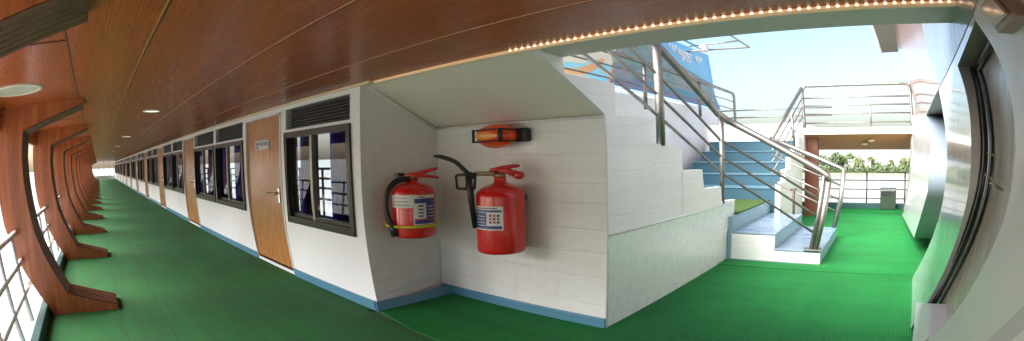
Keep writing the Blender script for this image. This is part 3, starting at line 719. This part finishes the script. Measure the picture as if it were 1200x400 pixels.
# the patch angles run anticlockwise seen from above, so mirror them to put the blue block on the right
lb.build('label', [M['label_white'], M['label_blue'], M['label_red'], M['label_ink']], e)
sp = MB(); pts = [(c[0]+(R1+.012)*math.cos(toCam+math.radians(q)), c[1]+(R1+.012)*math.sin(toCam+math.radians(q)), .775) for q in range(-95, 100, 12)]
sp.tube([fa(-.30, -.10, .795)]+[fa(-.265, .02, .786)]+pts[::1] if False else pts, .011, 8); sp.tube([fa(-.28, -.12, .80), fa(-.25, .08, .778), fa(-.12, .19, .772)], .011, 8); sp.build('strap', M['yellow'], e)
MB().bbox(-4.10+.004, -3.93, 2.80, 2.93, 1.03, 1.07, .008).build('wall_hook', M['lamp_black'], e)
bk = thing('wall_bracket', 'small grey metal bracket on the white wall just above the smaller extinguisher', 'bracket', (-4.095, 2.87, 1.2))
MB().bbox(-4.097, -4.06, 2.845, 2.93, 1.185, 1.25, .006).build('plate', M['sash'], bk); MB().box(-4.06, -4.052, 2.855, 2.92, 1.215, 1.24).build('slot', M['lamp_black'], bk)

c = (-2.975, 3.115); fa = frame_at(c); toCam = math.atan2(-c[1], -c[0]); R2 = .205
e = thing('fire_extinguisher', 'larger red fire extinguisher with black horn hanging on the alcove wall below the orange lamp', 'fire extinguisher', (c[0], c[1], .6))
MB().lathe([(.15, .588), (.185, .591), (R2-.004, .602), (R2, .625), (R2, 1.055), (R2-.006, 1.085), (R2-.028, 1.112), (R2-.075, 1.138), (.085, 1.155), (.055, 1.168), (.05, 1.20), (.05, 1.215)], (c[0], c[1], 0), 44).build('cylinder', M['red'], e)
v_ = MB(); v_.lathe([(.052, 1.213), (.052, 1.232), (.036, 1.24), (.036, 1.262)], (c[0], c[1], 0), 20); v_.tube([fa(-.03, .02, 1.238), fa(-.10, .03, 1.243), fa(-.20, .04, 1.245)], .019, 10); v_.build('valve', M['brass'], e)
lv = MB(); lv.tube([fa(-.085, .03, 1.265), fa(.02, .03, 1.285), fa(.10, .04, 1.298), fa(.165, .04, 1.302)], [.016, .02, .016, .01], 8); lv.tube([fa(-.02, .03, 1.27), fa(.06, .05, 1.262), fa(.13, .06, 1.235)], [.022, .024, .03], 8); lv.ell(fa(.155, .06, 1.225), (.05, .05, .034), 14, 8); lv.build('lever', M['red_handle'], e)
MB().tube(bez([fa(-.20, .05, 1.24), fa(-.225, .07, 1.22), fa(-.285, .08, 1.275), fa(-.36, .08, 1.345), fa(-.46, .06, 1.385), fa(-.545, .05, 1.40)], 6), [.018]*25+[.017, .016, .015, .013, .010, .007], 10).build('hose', M['black'], e)
MB().tube([fa(-.255, .06, 1.26), fa(-.245, .07, 1.10), fa(-.215, .06, .80)], [.026, .029, .021], 12).build('horn', M['black'], e)
k_ = MB()
for p, q in (((-.36, 1.235), (-.20, 1.245)), ((-.36, 1.235), (-.352, 1.125)), ((-.352, 1.125), (-.21, 1.12)), ((-.20, 1.245), (-.21, 1.12)), ((-.275, 1.24), (-.272, 1.125))): k_.tube([fa(p[0], .05, p[1]), fa(q[0], .05, q[1])], .011, 8)
k_.build('horn_bracket', M['lamp_black'], e)
lb = MB(); s_ = 1
cyl_patch(lb, c, R2+.002, toCam, -78, 5, .795, .985, 0)
cyl_patch(lb, c, R2+.004, toCam, -74, -34, .835, .935, 1); cyl_patch(lb, c, R2+.004, toCam, -74, 2, .805, .83, 1); cyl_patch(lb, c, R2+.004, toCam, -74, 2, .94, .957, 1)
for a in range(3):
    for k in range(3): cyl_patch(lb, c, R2+.004, toCam, -27+a*9, -21+a*9, .85+k*.027, .868+k*.027, 2 if (a+k) % 2 else 3, 3)
for k in range(3): cyl_patch(lb, c, R2+.0045, toCam, -70, -38, .852+k*.025, .857+k*.025, 0)
cyl_patch(lb, c, R2+.004, toCam, -70, -8, .966, .974, 3)
lb.build('label', [M['label_white'], M['label_blue'], M['label_red'], M['label_ink']], e)
MB().bbox(-3.04, -2.9, 3.30, 3.365, 1.0, 1.05, .008).build('wall_hook', M['lamp_black'], e)

# orange bulkhead lamp
lm = thing('emergency_lamp', 'orange caged bulkhead lamp with black base high on the alcove wall', 'lamp', (-3.05, 3.36, 1.56))
MB().bbox(-3.10, -2.83, 3.28, 3.366, 1.50, 1.617, .02).build('base', M['lamp_black'], lm)
c3 = (-3.12, 3.235, 1.556)
MB().ell(c3, (.215, .135, .106), 28, 16).build('lens', M['orange'], lm)
MB().ell((c3[0]-.012, c3[1]-.024, c3[2]), (.185, .125, .055), 28, 12).build('lens_band', M['orange_core'], lm)
cg = MB()
for z in (1.507, 1.607): cg.tube([(-3.285, 3.20, z), (-3.285, 3.12, z), (-3.10, 3.075, z), (-2.95, 3.11, z), (-2.89, 3.30, z)], .0065, 8)
for x, y in ((-3.288, 3.12), (-2.955, 3.105)): cg.tube([(x, y, 1.50), (x, y, 1.615)], .013 if x < -3 else .02, 8)
cg.build('guard', M['lamp_black'], lm)

# ---------------------------------------------------------------- ribs along the outboard side
inner = [(.055, -.012), (.06, .045), (-.525, .20), (-.565, .265), (-.685, .48), (-.775, .66), (-.835, .82), (-.885, 1.05), (-.925, 1.30), (-.945, 1.55), (-.93, 1.79), (-.19, 2.035)]
outer = [(-.19, 2.10), (-.60, 2.09), (-1.22, 1.99), (-1.29, 1.75), (-1.285, 1.45), (-1.26, 1.15), (-1.22, .90), (-1.13, .64), (-1.0, .40), (-.86, .18), (-.74, -.012)]
TH = .48
def make_rib(label):
    t = thing('hull_rib', label, 'rib', (0, 0, 0), 'curved wooden ribs along the open side of the deck')
    MB().prism([(0, y, z) for y, z in inner+outer], (-TH, 0, 0)).build('frame', M['rib'], t)
    g = MB(); pts = inner[1:]; bk_ = MB()
    for i in range(len(pts)-1):
        (y0, z0), (y1, z1) = pts[i], pts[i+1]; d = Vector((y1-y0, z1-z0)); n_ = Vector((d.y, -d.x)).normalized()
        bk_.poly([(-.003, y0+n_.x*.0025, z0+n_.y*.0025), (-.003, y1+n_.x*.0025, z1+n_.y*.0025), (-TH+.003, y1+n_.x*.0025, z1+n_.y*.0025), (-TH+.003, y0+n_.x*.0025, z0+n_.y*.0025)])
        for a, b_ in [(.006+.0785*q, .006+.0785*q+.060) for q in range(6)]:
            ofs = .014
            g.add([(-a, y0+n_.x*.001, z0+n_.y*.001), (-a, y1+n_.x*.001, z1+n_.y*.001), (-b_, y1+n_.x*.001, z1+n_.y*.001), (-b_, y0+n_.x*.001, z0+n_.y*.001),
                   (-a-.006, y0+n_.x*ofs, z0+n_.y*ofs), (-a-.006, y1+n_.x*ofs, z1+n_.y*ofs), (-b_+.006, y1+n_.x*ofs, z1+n_.y*ofs), (-b_+.006, y0+n_.x*ofs, z0+n_.y*ofs)],
                  [(4, 5, 6, 7), (0, 1, 5, 4), (2, 3, 7, 6), (0, 4, 7, 3), (1, 2, 6, 5)])
    g.build('grooved_face', M['groove'], t); bk_.build('groove_shade', M['groove_dark'], t)  # dark sheet behind the slats paints shade into their gaps
    return t
rib0 = None
for i in range(20):
    x = -5.38+3.3*(1-i)
    if i == 0: x = -1.86
    if x < XE+.5: break
    lab = 'nearest wooden rib, its dark slatted bracket filling the upper left corner' if i == 0 else f'wooden rib with bracket foot, {ordinal(i)} complete one along the open side counted from the camera'
    if rib0 is None: rib0 = make_rib(lab); rib0.location = Vector((x, .09, 0))*S
    else: copy_thing(rib0, (x, 0, 0), lab)
# white pipe railing of each bay between the ribs
def make_bay(label):
    t = thing('pipe_railing', label, 'railing', (0, -1.02, 0), 'white pipe railings between the ribs')
    for z in (.30, .56, .83): MB().tube([(-3.12, -1.02-.1*(z-.3), z), (-.0, -1.02-.1*(z-.3), z)], .030, 10).build('rail', M['rail_white'], t)
    for x in (-.55, -1.3, -2.05, -2.8): MB().tube([(x, -.98, .05), (x, -1.02, .3), (x, -1.08, .83)], .030, 10).build('post', M['rail_white'], t)
    return t
bay0 = None
for i in range(1, 14):
    x = -5.38+3.3*(2-i)-.0
    lab = f'white pipe railing in the bay before the {ordinal(i)} complete wooden rib'
    if bay0 is None: bay0 = make_bay(lab); bay0.location = Vector((x-.16, -1.02, 0))*S
    else: copy_thing(bay0, (x-.16, -1.02, 0), lab)
tag(MB().bbox(XE, 5, -.90, -.80, -.012, .11, .01).build('coaming', M['teal'], None, (0, -.85, 0)), 'low teal kerb along the outboard edge of the green carpet', 'kerb')
tag(MB().bbox(XE, 5, -1.36, -1.22, 1.78, 2.02, .02).build('bulwark_strake', M['rib'], None, (-20, -1.3, 1.78)), 'red wooden strake closing the top of the openings along the outboard side', 'panel')
# far end of the side deck
en = thing('end_railing', 'white bulwark and slim posts closing the bright far end of the side deck', 'railing', (XE, 1, 0))
MB().box(XE-.1, XE, -1.3, W, 0, .42).build('bulwark', M['rail_white'], en)
for y in (-.7, .05, .8, 1.55, 2.3): MB().box(XE-.08, XE-.02, y-.04, y+.04, .42, 2.08).build('post', M['rail_white'], en)

# recessed ceiling lights
def ceil_light(loc, r, lit, label, slope=0):
    t = thing('ceiling_light', label, 'ceiling light', loc, 'recessed lights in the wooden ceiling')
    sl = lambda x, y, z: (x, y, z+slope*(y-loc[1]))
    MB().lathe([(r*.86, -.004), (r*.9, -.012), (r, -.010), (r*1.02, .0)], (loc[0], loc[1], loc[2]), 28, cap=False).warp(sl).build('ring', M['ring'], t)
    MB().lathe([(0.002, -.009), (r*.5, -.008), (r*.87, -.003)], (loc[0], loc[1], loc[2]), 28, cap=False).warp(sl).build('diffuser', M['down'] if lit else M['diff'], t)
    return t
zs_ = lambda y: 2.08+(2.08-1.99)/(1.30-.24)*(y+.24)
p = onZ(20, 107, 2.02)
ceil_light((p[0], p[1], zs_(p[1])-.001), .26, False, 'large pale oval ceiling light between the two nearest ribs', .085)
p = onZ(178, 130, 2.08); lt0 = ceil_light((p[0], p[1], 2.079), .13, True, 'round lit ceiling light nearest the camera over the middle of the deck')
for i in range(8):
    copy_thing(lt0, (p[0]-5.65*(i+1), p[1], 2.079), f'round lit ceiling light over the middle of the deck, {ordinal(i+1)} counted from the camera')

# ---------------------------------------------------------------- right-hand deckhouse
dh = thing('deckhouse', 'glossy pale bulkhead with recessed metal doors along the right of the passage', 'deckhouse', (1.2, 5, 0))
def ex(P0, k, axis_up=True): return P0
E2 = [(1100, 105), (1105.5, 135), (1109, 165), (1109.5, 190), (1108, 215), (1103, 245), (1093, 277), (1084, 298), (1070, 324)]
E3 = [(1122, 77), (1131, 105), (1137, 140), (1138, 175), (1137, 205), (1132, 240), (1120, 283), (1103, 325), (1086, 356)]
E4 = [(1143, 24), (1166, 60), (1182, 105), (1189.5, 150), (1189.5, 185), (1181, 241), (1168, 279), (1152, 312), (1130, 351), (1110, 376), (1090, 396), (1076, 410)]
E1 = [(1085, 135), (1089, 160), (1090, 190), (1087, 225), (1080, 250), (1071, 279)]
E5 = [(1225, 330), (1200, 360), (1180, 380), (1160, 398), (1148, 410)]
def R_(L): return [onR(*p) for p in L]
def up(P_, z):  # continue a point up (or down) the raked wall to height z
    return (P_[0]+.09*(z-P_[2]), P_[1], z)
def yz(y, z, off=0): return (RD+.0456*y+.09*z+off, y, z)
e1, e2, e3, e4 = R_(E1), R_(E2), R_(E3), R_(E4)
TOPZ = 1.90
def band_top(y): return 1.905-.009*y
# far panel (between passage end and the far doorway)
fe = [onY(1067, 135, 11.2), onY(1068, 160, 11.2), onY(1067, 200, 11.2), onY(1063, 228, 11.2), onY(1060, 240, 11.2), onY(1057, 252, 11.2)]
pn = MB(); pn.loft(e1, fe, 0, True)
pn.poly([yz(e1[0][1], band_top(e1[0][1])), e1[0], fe[0], (fe[0][0]+.01, 11.2, band_top(11.2))])
pn.build('far_panel', M['gloss'], dh)
# middle panel
mid = MB()
n_ = len(e3)
e3x = e3+[onR(1078, 380), onR(1066, 392)]
def resample(L, n):
    P = [Vector(p) for p in L]; d = [0]
    for i in range(1, len(P)): d.append(d[-1]+(P[i]-P[i-1]).length)
    out = []
    for k in range(n):
        s_ = d[-1]*k/(n-1); i = 1
        while i < len(P)-1 and d[i] < s_: i += 1
        t = (s_-d[i-1])/max(1e-9, d[i]-d[i-1]); out.append(tuple(P[i-1].lerp(P[i], min(1, max(0, t)))))
    return out
def smooth_curve(L, n): return resample([tuple(p) for p in bez(L, 6)], n)
E3L = [(1122, 77), (1131, 105), (1137, 140), (1138, 175), (1137, 205), (1132, 240), (1120, 283), (1103, 325), (1090, 349), (1076, 372), (1064, 390)]
NN = 40
c2, c3_, c4 = smooth_curve(R_(E2), NN), smooth_curve(R_(E3), NN), smooth_curve(R_(E4), NN)
c3l = smooth_curve(R_(E3L), NN)
mid.loft(c2, c3l, 0, True)
mid.build('middle_panel', M['gloss'], dh)
# panel between middle and floor seam, close to the camera
lowp = MB(); f0 = onR(1070, 324); lowp.poly([c2[-1], c3l[-1], yz(c3l[-1][1], -.01), yz(c2[-1][1], -.01)]); lowp.build('base_panel', M['gloss'], dh)
# header above both doorways, near panel
hd = MB()
hd.poly([yz(e1[0][1], band_top(e1[0][1])), yz(c2[0][1], band_top(c2[0][1])), c2[0], e1[0]])
hd.poly([yz(c2[0][1], band_top(c2[0][1])), yz(c3_[0][1], band_top(c3_[0][1])), c3_[0], c2[0]])
hd.poly([yz(c3_[0][1], band_top(c3_[0][1])), yz(c4[0][1], band_top(c4[0][1])), c4[0], c3_[0]])
hd.build('header', M['gloss'], dh)
nr = MB(); NE = [yz(.55, p[2]+.0) for p in c4]
nr.poly([yz(c4[0][1], 2.10), yz(.55, 2.10), NE[0], c4[0]]); nr.poly([yz(c4[0][1], band_top(c4[0][1])), yz(c4[0][1], 2.10), yz(c4[0][1]+1.2, 2.10), yz(c4[0][1]+1.2, band_top(c4[0][1]+1.2))])
e5 = smooth_curve(R_(E5), 14)
nr.loft(c4, NE, 0, True)
nr.poly([c4[-1], NE[-1], yz(.55, -.01), yz(c4[-1][1], -.01)])
nr.build('near_panel', M['gloss_near'], dh)
# far doorway: far jamb, head and closed leaf
jb = MB(); J1 = smooth_curve(e1, 16); J1b = [(p[0]+.42, p[1]-.02, p[2]) for p in J1]; jb.loft(J1, J1b, 0, True); jb.build('far_door_jamb', M['jamb_blue'], dh)
hd2 = MB(); hd2.poly([e1[0], c2[0], (c2[0][0]+.42, c2[0][1], c2[0][2]), (e1[0][0]+.42, e1[0][1], e1[0][2])]); hd2.build('far_door_head', M['olive'], dh)
dl = MB().poly([yz(2.8, -.01, .40), yz(9.5, -.01, .40), yz(9.5, 1.95, .40), yz(2.8, 1.95, .40)]); dl.build('far_door', M['leaf_door'], dh)
# big near doorway: jamb, head, seal, leaf, handle, sill
E3B = [(1142, 80), (1149, 105), (1154.5, 140), (1156.5, 175), (1154, 207), (1147, 240), (1133, 281), (1115, 320), (1096, 356)]
back = []
for (px, py), p in zip(E3B, e3):
    back.append(onY(px, py, p[1]))
dep = [b_[0]-p[0] for b_, p in zip(back, e3)]
DEP = sorted(dep)[len(dep)//2]
jb = MB(); jb.loft(c3_, smooth_curve(back, NN), 0, True); jb.build('near_door_jamb', M['jamb'], dh)
bs = smooth_curve(back, NN)
sl = MB(); sl.tube([(p[0]-.006, p[1]-.012, p[2]) for p in bs], .011, 8); sl.tube([(p[0]-.028, p[1]-.004, p[2]) for p in bs], .006, 6); sl.tube([(p[0]+.03, p[1]-.03, p[2]) for p in bs], .013, 8); sl.build('door_seal', M['black'], dh)
hd3 = MB(); hd3.poly([c3_[0], c4[0], (c4[0][0]+DEP+.1, c4[0][1], c4[0][2]), (bs[0][0]+.1, bs[0][1], bs[0][2]), bs[0]]); hd3.build('near_door_head', M['olive'], dh)
lf = MB(); q = [(p[0]+.035, p[1]+.10, p[2]) for p in bs]
lf.loft(q, [(RD+.0456*.3+.09*p[2]+DEP+.035, .3, p[2]) for p in bs], 0, True); ld = lf.build('near_door', M['leaf_door'], dh)
tr_ = MB(); tr_.tube([(bs[0][0], bs[0][1], bs[0][2]-.02), (c4[0][0]+DEP, c4[0][1]-.4, c4[0][2]-.02)], .02, 8); tr_.build('door_seal', M['black'], dh)
for px, py, w__ in ((1163, 180, .05), (1160, 206, .05), (1166, 216, .10)):
    d = ray(px, py); hh = None
    p = onR(px, py, DEP-.015)
    h = MB(); h.tube([(p[0]-.008, p[1]+.05, p[2]), (p[0]-.014, p[1], p[2]+.002), (p[0]-.012, p[1]-w__*1.6, p[2]-.006)], .005, 8); h.build('handle', M['brass'], ld)
sill = MB(); A = [onR(1075, 355), onR(1093, 356), onR(1091, 396), onR(1070, 408)]
sill.prism([(p[0]-.012, p[1], p[2]) for p in A], (.30, 0, 0)); sill.build('door_sill', M['trim'], dh)
# next doorway just at the frame's edge
nj = MB(); nj.loft([(p[0]-.004, p[1], p[2]) for p in e5], [(p[0]-.006, p[1]-.16, p[2]-.10) for p in e5], 0, True); nj.loft([(p[0]-.009, p[1]-.07, p[2]-.045) for p in e5], [(p[0]-.009, p[1]-.085, p[2]-.055) for p in e5], 1, True)
nj.build('next_door_frame', [M['jamb'], M['black']], dh)
# wall above: grey panel, mural, far edge
y0, y1 = 1.2, 10.9
up_ = MB(); gp = MB()
fa_, fb_, fc_ = onY(1072, 123, 10.9), onY(1054, 62, 10.9), onY(1044, 19, 10.9)
ft = (fc_[0]-.05, 10.9, 5.2)
nb_ = yz(1.2, band_top(1.2)); 
ylist = [10.9, 9, 7.3, 5.5, 4.1, 3.0, 2.0, 1.2]
botL = [yz(y, band_top(y), -.004) for y in ylist]; botL[0] = (fe[0][0]+.008, 10.9, 1.80)
def lerp(a, b, t): return tuple(a[i]+(b[i]-a[i])*t for i in range(3))
far_edge = [botL[0], fa_, fb_, fc_, ft]
near_edge = [botL[-1], yz(1.2, 2.4, -.01), (.50, 1.2, 3.4), (.50, 1.2, 4.2), (.48, 1.2, 5.2)]
for i in range(4):
    L0 = botL if i == 0 else [lerp(far_edge[i], near_edge[i], k/7) for k in range(8)]
    L1 = [lerp(far_edge[i+1], near_edge[i+1], k/7) for k in range(8)]
    up_.loft(L0[:5], L1[:5], 0, True); gp.loft(L0[4:], L1[4:], 0, True)
up_.build('mural_wall', M['mural'], dh)
gp.build('grey_panel', M['panel_grey'], dh)
# mass of the block behind
bl = MB(); bl.box(1.45, 5, .56, 11.1, 0, 2.09); bl.prism([yz(.55, 0, .01), (5, .55, 0), (5, .55, 2.07), yz(.55, 2.07, .01)], (0, .02, 0)); bl.box(.95, 5, .6, 10.8, 2.30, 5.0); bl.build('block', M['gloss_near'], dh)
MB().prism([(fe[0][0]+.02, 11.2, 0), (1.6, 11.2, 0), (1.6, 11.2, 2.0), (fe[0][0]+.02, 11.2, 2.0)], (0, .03, 0)).build('end_face', M['gloss'], dh)
pp = MB()
for px in (1058.5, 1062.5): pp.tube([onY(px+10, 128, 10.9), onY(px+9.5, 160, 10.9), onY(px+8, 200, 10.9), onY(px+3, 235, 10.9), onY(px-1, 250, 10.9)], .016, 8)
pp.build('conduit', M['steel_light'], dh)
# eave of the upper structure
ev = thing('roof_eave', 'short dark eave with a white edge sticking out of the upper mural wall', 'eave', onZ(1035, 40, 4.0))
Q = [onZ(1017, 20, 4), onZ(1046, 18, 4), onZ(1053, 61, 4), onZ(1034, 62, 4)]
Q2 = [onZ(1012, -2, 4.0), onZ(1042, -4, 4.0)]
MB().prism([Q2[0], Q2[1], Q[2], Q[3]], (0, 0, .14)).build('underside', make_paint('eave_dark_paint', (.11, .10, .065), .6, dirt=(.07, .07, .05)), ev)
MB().prism([(Q2[0][0]-.06, Q2[0][1], 3.98), (Q2[0][0]-.005, Q2[0][1], 3.98), (Q[3][0]-.005, Q[3][1], 3.98), (Q[3][0]-.05, Q[3][1], 3.98)], (0, 0, .2)).build('edge_board', M['trim'], ev)
# bronze bulkhead lamp near the top right corner
wl = thing('wall_lamp', 'square bronze bulkhead lamp with glass face at the top right under the ceiling', 'lamp', onR(1185, 20))
def RR(px, py, o=0): return onR(px, py, o)
out = [RR(1166, 8), RR(1182, -12), RR(1214, 20), RR(1188, 40)]
MB().prism([(p[0]-.002, p[1], p[2]) for p in out], (-.05, -.006, 0)).build('housing', M['lamp_brown'], wl)
cx = np.mean(np.array(out), 0); ins = [tuple(cx+(np.array(p)-cx)*.66) for p in out]
MB().prism([(p[0]-.0535, p[1]-.006, p[2]) for p in ins], (-.012, 0, 0)).build('glass_face', M['lamp_glass'], wl)

# ---------------------------------------------------------------- far rail, bin
fr = thing('river_railing', 'thin stainless railing and teal kerb at the far end facing the river', 'railing', (-.5, 12.5, 0))
for z in (.26, .47, .68, .87): MB().tube([(-2.2, 12.6, z), (1.2, 12.6, z)], .012, 8).build('rod', M['steel_light'], fr)
for x in (-1.45, -.42, .62): MB().tube([(x, 12.6, .02), (x, 12.6, .88)], .02, 8).build('post', M['steel_light'], fr)
MB().bbox(-2.2, 1.2, 12.52, 12.68, -.05, .15, .01).build('kerb', M['teal'], fr)
bn_ = thing('waste_bin', 'stainless steel litter bin standing on the green carpet by the river railing', 'bin', (.17, 12.2, 0.05))
k0 = onZ(1032, 248, .05); k1 = onZ(1050, 248, .05); yb = 12.2
xa, xc = onY(1031.5, 235, yb)[0], onY(1050, 235, yb)[0]; zt_ = onY(1040, 221.5, yb)[2]
MB().bbox(xa, xc, yb, yb+.4, .052, zt_-.03, .015).build('body', mat('bin_steel', (.16, .165, .16), .16, metal=.85), bn_)
MB().bbox(xa+.02, xc-.12, yb-.008, yb+.004, zt_-.16, zt_-.05, .003).build('slot', M['lamp_black'], bn_); MB().bbox(xa-.012, xc+.012, yb-.012, yb+.412, zt_-.03, zt_, .01).build('lid', M['steel'], bn_)

# ---------------------------------------------------------------- far bank: trees and houses
def crown(mb, c, r, h, n, rs):
    for _ in range(n):
        while True:
            p = Vector((rs.uniform(-1, 1), rs.uniform(-1, 1), rs.uniform(-1, 1)))
            if p.length < 1: break
        p = p.normalized()*(p.length**.5); lump = 1+.25*math.sin(p.x*5+c[0])*math.cos(p.z*6+c[1])
        q = Vector((c[0]+p.x*r*lump, c[1]+p.y*r*lump, c[2]+p.z*h*lump)); s_ = rs.uniform(.14, .30)
        a = Vector((rs.uniform(-1, 1), rs.uniform(-1, 1), rs.uniform(-1, 1))).normalized(); b_ = a.orthogonal().normalized(); d_ = a.cross(b_)
        mb.add([q+b_*s_, q+d_*s_*.7, q-b_*s_, q-d_*s_*.7], [(0, 1, 2, 3)], 0)
tr_spec = []
rs = random.Random(3)
x = -46
kinds = ['broad dark green tree', 'round mid green tree', 'pale yellowish green tree']
i = 0
spots = []
while x < 22:
    big = -22 < x < -6
    h = rs.uniform(2.5, 3.3) if big else rs.uniform(1.5, 2.4)
    spots.append((x, rs.uniform(101.5, 104) if rs.random() < .5 else rs.uniform(104, 112), h, rs.randrange(3))); x += rs.uniform(1.7, 3.0)
for j, (x, y, h, kd) in enumerate(spots):
    t = thing('riverside_tree', f'{kinds[kd]} on the far river bank, {ordinal(j) if j < 22 else str(j+1)+"th"} from the left along the water', 'tree', (x, y, -2.5), 'trees along the far river bank')
    MB().tube([(x, y, -2.6), (x+.1, y, -2.5+h*.35), (x-.05, y, -2.5+h*.6)], [.14, .10, .05], 6).build('trunk', M['bark'], t)
    cr_ = MB(); w_ = h*rs.uniform(.38, .55)
    crown(cr_, (x, y, -2.5+h*.62), w_, h*.40, 260, rs)
    for q in range(4): crown(cr_, (x+rs.uniform(-w_, w_)*.8, y+rs.uniform(-1, 1), -2.5+h*rs.uniform(.35, .75)), w_*.5, h*.22, 90, rs)
    cr_.build('crown', M['leaf'][kd], t)
for j in range(1):
    ug = MB(); r2 = random.Random(9)
    for q in range(5200):
        xx = r2.uniform(-60, 30); yy = r2.uniform(100, 103.5); zz_ = -2.75+r2.random()**2*1.1; s_ = r2.uniform(.15, .3)
        a = Vector((r2.uniform(-1, 1), r2.uniform(-1, 1), r2.uniform(-1, 1))).normalized(); b_ = a.orthogonal().normalized(); d_ = a.cross(b_); q_ = Vector((xx, yy, zz_))
        ug.add([q_+b_*s_, q_+d_*s_, q_-b_*s_, q_-d_*s_], [(0, 1, 2, 3)])
    tag(ug.build('undergrowth', M['leaf'][0], None, (-15, 101, -2.8)), 'low dark green undergrowth along the far water edge', 'undergrowth', kind='stuff')
hk = ['small white house with a pale tin roof', 'long low white house', 'white house with two dark windows', 'little white hut', 'pale gable house']
for j, (x, y, w_, h) in enumerate([(-7.0, 105.5, 1.3, .4), (-3.6, 105, 2.0, .35), (-.6, 106, 1.6, .45), (2.2, 105, 1.2, .4), (5.0, 106, 1.7, .4)]):
    z0 = -1.30+.15*(j % 2)
    t = thing('house', f'{hk[j]} among the trees on the far bank', 'house', (x, y, -2))
    MB().box(x-w_/2, x+w_/2, y, y+2, -2.3, z0+h).build('wall', M['house'], t)
    MB().prism([(x-w_/2-.15, y-.2, z0+h), (x-w_/2-.15, y+1, z0+h+.25), (x-w_/2-.15, y+2.2, z0+h)], (w_+.3, 0, 0)).build('roof', M['house_roof'], t)
    for k in (-.25, .25): MB().box(x+k*w_-.16, x+k*w_+.16, y-.02, y-.005, z0+h-.5, z0+h-.2).build('window', M['house_dark'], t)

# ---------------------------------------------------------------- camera
cd = bpy.data.cameras.new('camera'); cam = bpy.data.objects.new('camera', cd); C.objects.link(cam); sc.camera = cam
cd.type = 'PANO'; cd.panorama_type = 'FISHEYE_LENS_POLYNOMIAL'; cd.sensor_width = 36; cd.sensor_fit = 'HORIZONTAL'; cd.fisheye_fov = math.radians(170)
fm = F*36/1200
cd.fisheye_polynomial_k0 = 0; cd.fisheye_polynomial_k1 = -1/fm; cd.fisheye_polynomial_k2 = 0; cd.fisheye_polynomial_k3 = -K3/fm**3; cd.fisheye_polynomial_k4 = 0
cd.clip_start = .02; cd.clip_end = 8000
def wd(r): return Vector((r[0], r[2], -r[1]))
right, down, fwd = wd(RM[0]), wd(RM[1]), wd(RM[2])
m3 = Matrix((right, -down, -fwd)).transposed()
cam.matrix_world = Matrix.Translation(Vector(O)*S) @ m3.to_4x4()

# ---------------------------------------------------------------- light
wld = bpy.data.worlds.new('World'); sc.world = wld; wld.use_nodes = True
nt = wld.node_tree; bg = nt.nodes['Background']; sky = nt.nodes.new('ShaderNodeTexSky'); sky.sky_type = 'NISHITA'; sky.sun_disc = False
EL, AZ = math.radians(38), math.radians(212)
sky.sun_elevation = EL; sky.sun_rotation = AZ; sky.air_density = 1.0; sky.dust_density = 3.2; sky.ozone_density = 1.0; sky.altitude = 0
nt.links.new(sky.outputs[0], bg.inputs[0]); bg.inputs[1].default_value = .05
sd = bpy.data.lights.new('sun', 'SUN'); so = bpy.data.objects.new('sun', sd); C.objects.link(so); sd.energy = 2.4; sd.angle = math.radians(60); sd.color = (1, .985, .96)
dirv = Vector((math.sin(AZ)*math.cos(EL), math.cos(AZ)*math.cos(EL), math.sin(EL)))
so.rotation_euler = dirv.to_track_quat('Z', 'Y').to_euler()
so.location = (0, 0, 30)
sc.view_settings.view_transform = 'Standard'; sc.view_settings.look = 'None'; sc.view_settings.gamma = 1; sc.view_settings.exposure = 2.75
sc.view_settings.use_curve_mapping = False
sc.cycles.max_bounces = 10; sc.cycles.diffuse_bounces = 7; sc.cycles.glossy_bounces = 4; sc.cycles.transparent_max_bounces = 8; sc.cycles.transmission_bounces = 4
sc.cycles.use_denoising = True; sc.cycles.sample_clamp_indirect = 8
for o in bpy.data.objects:
    if '_b' in o: del o['_b']
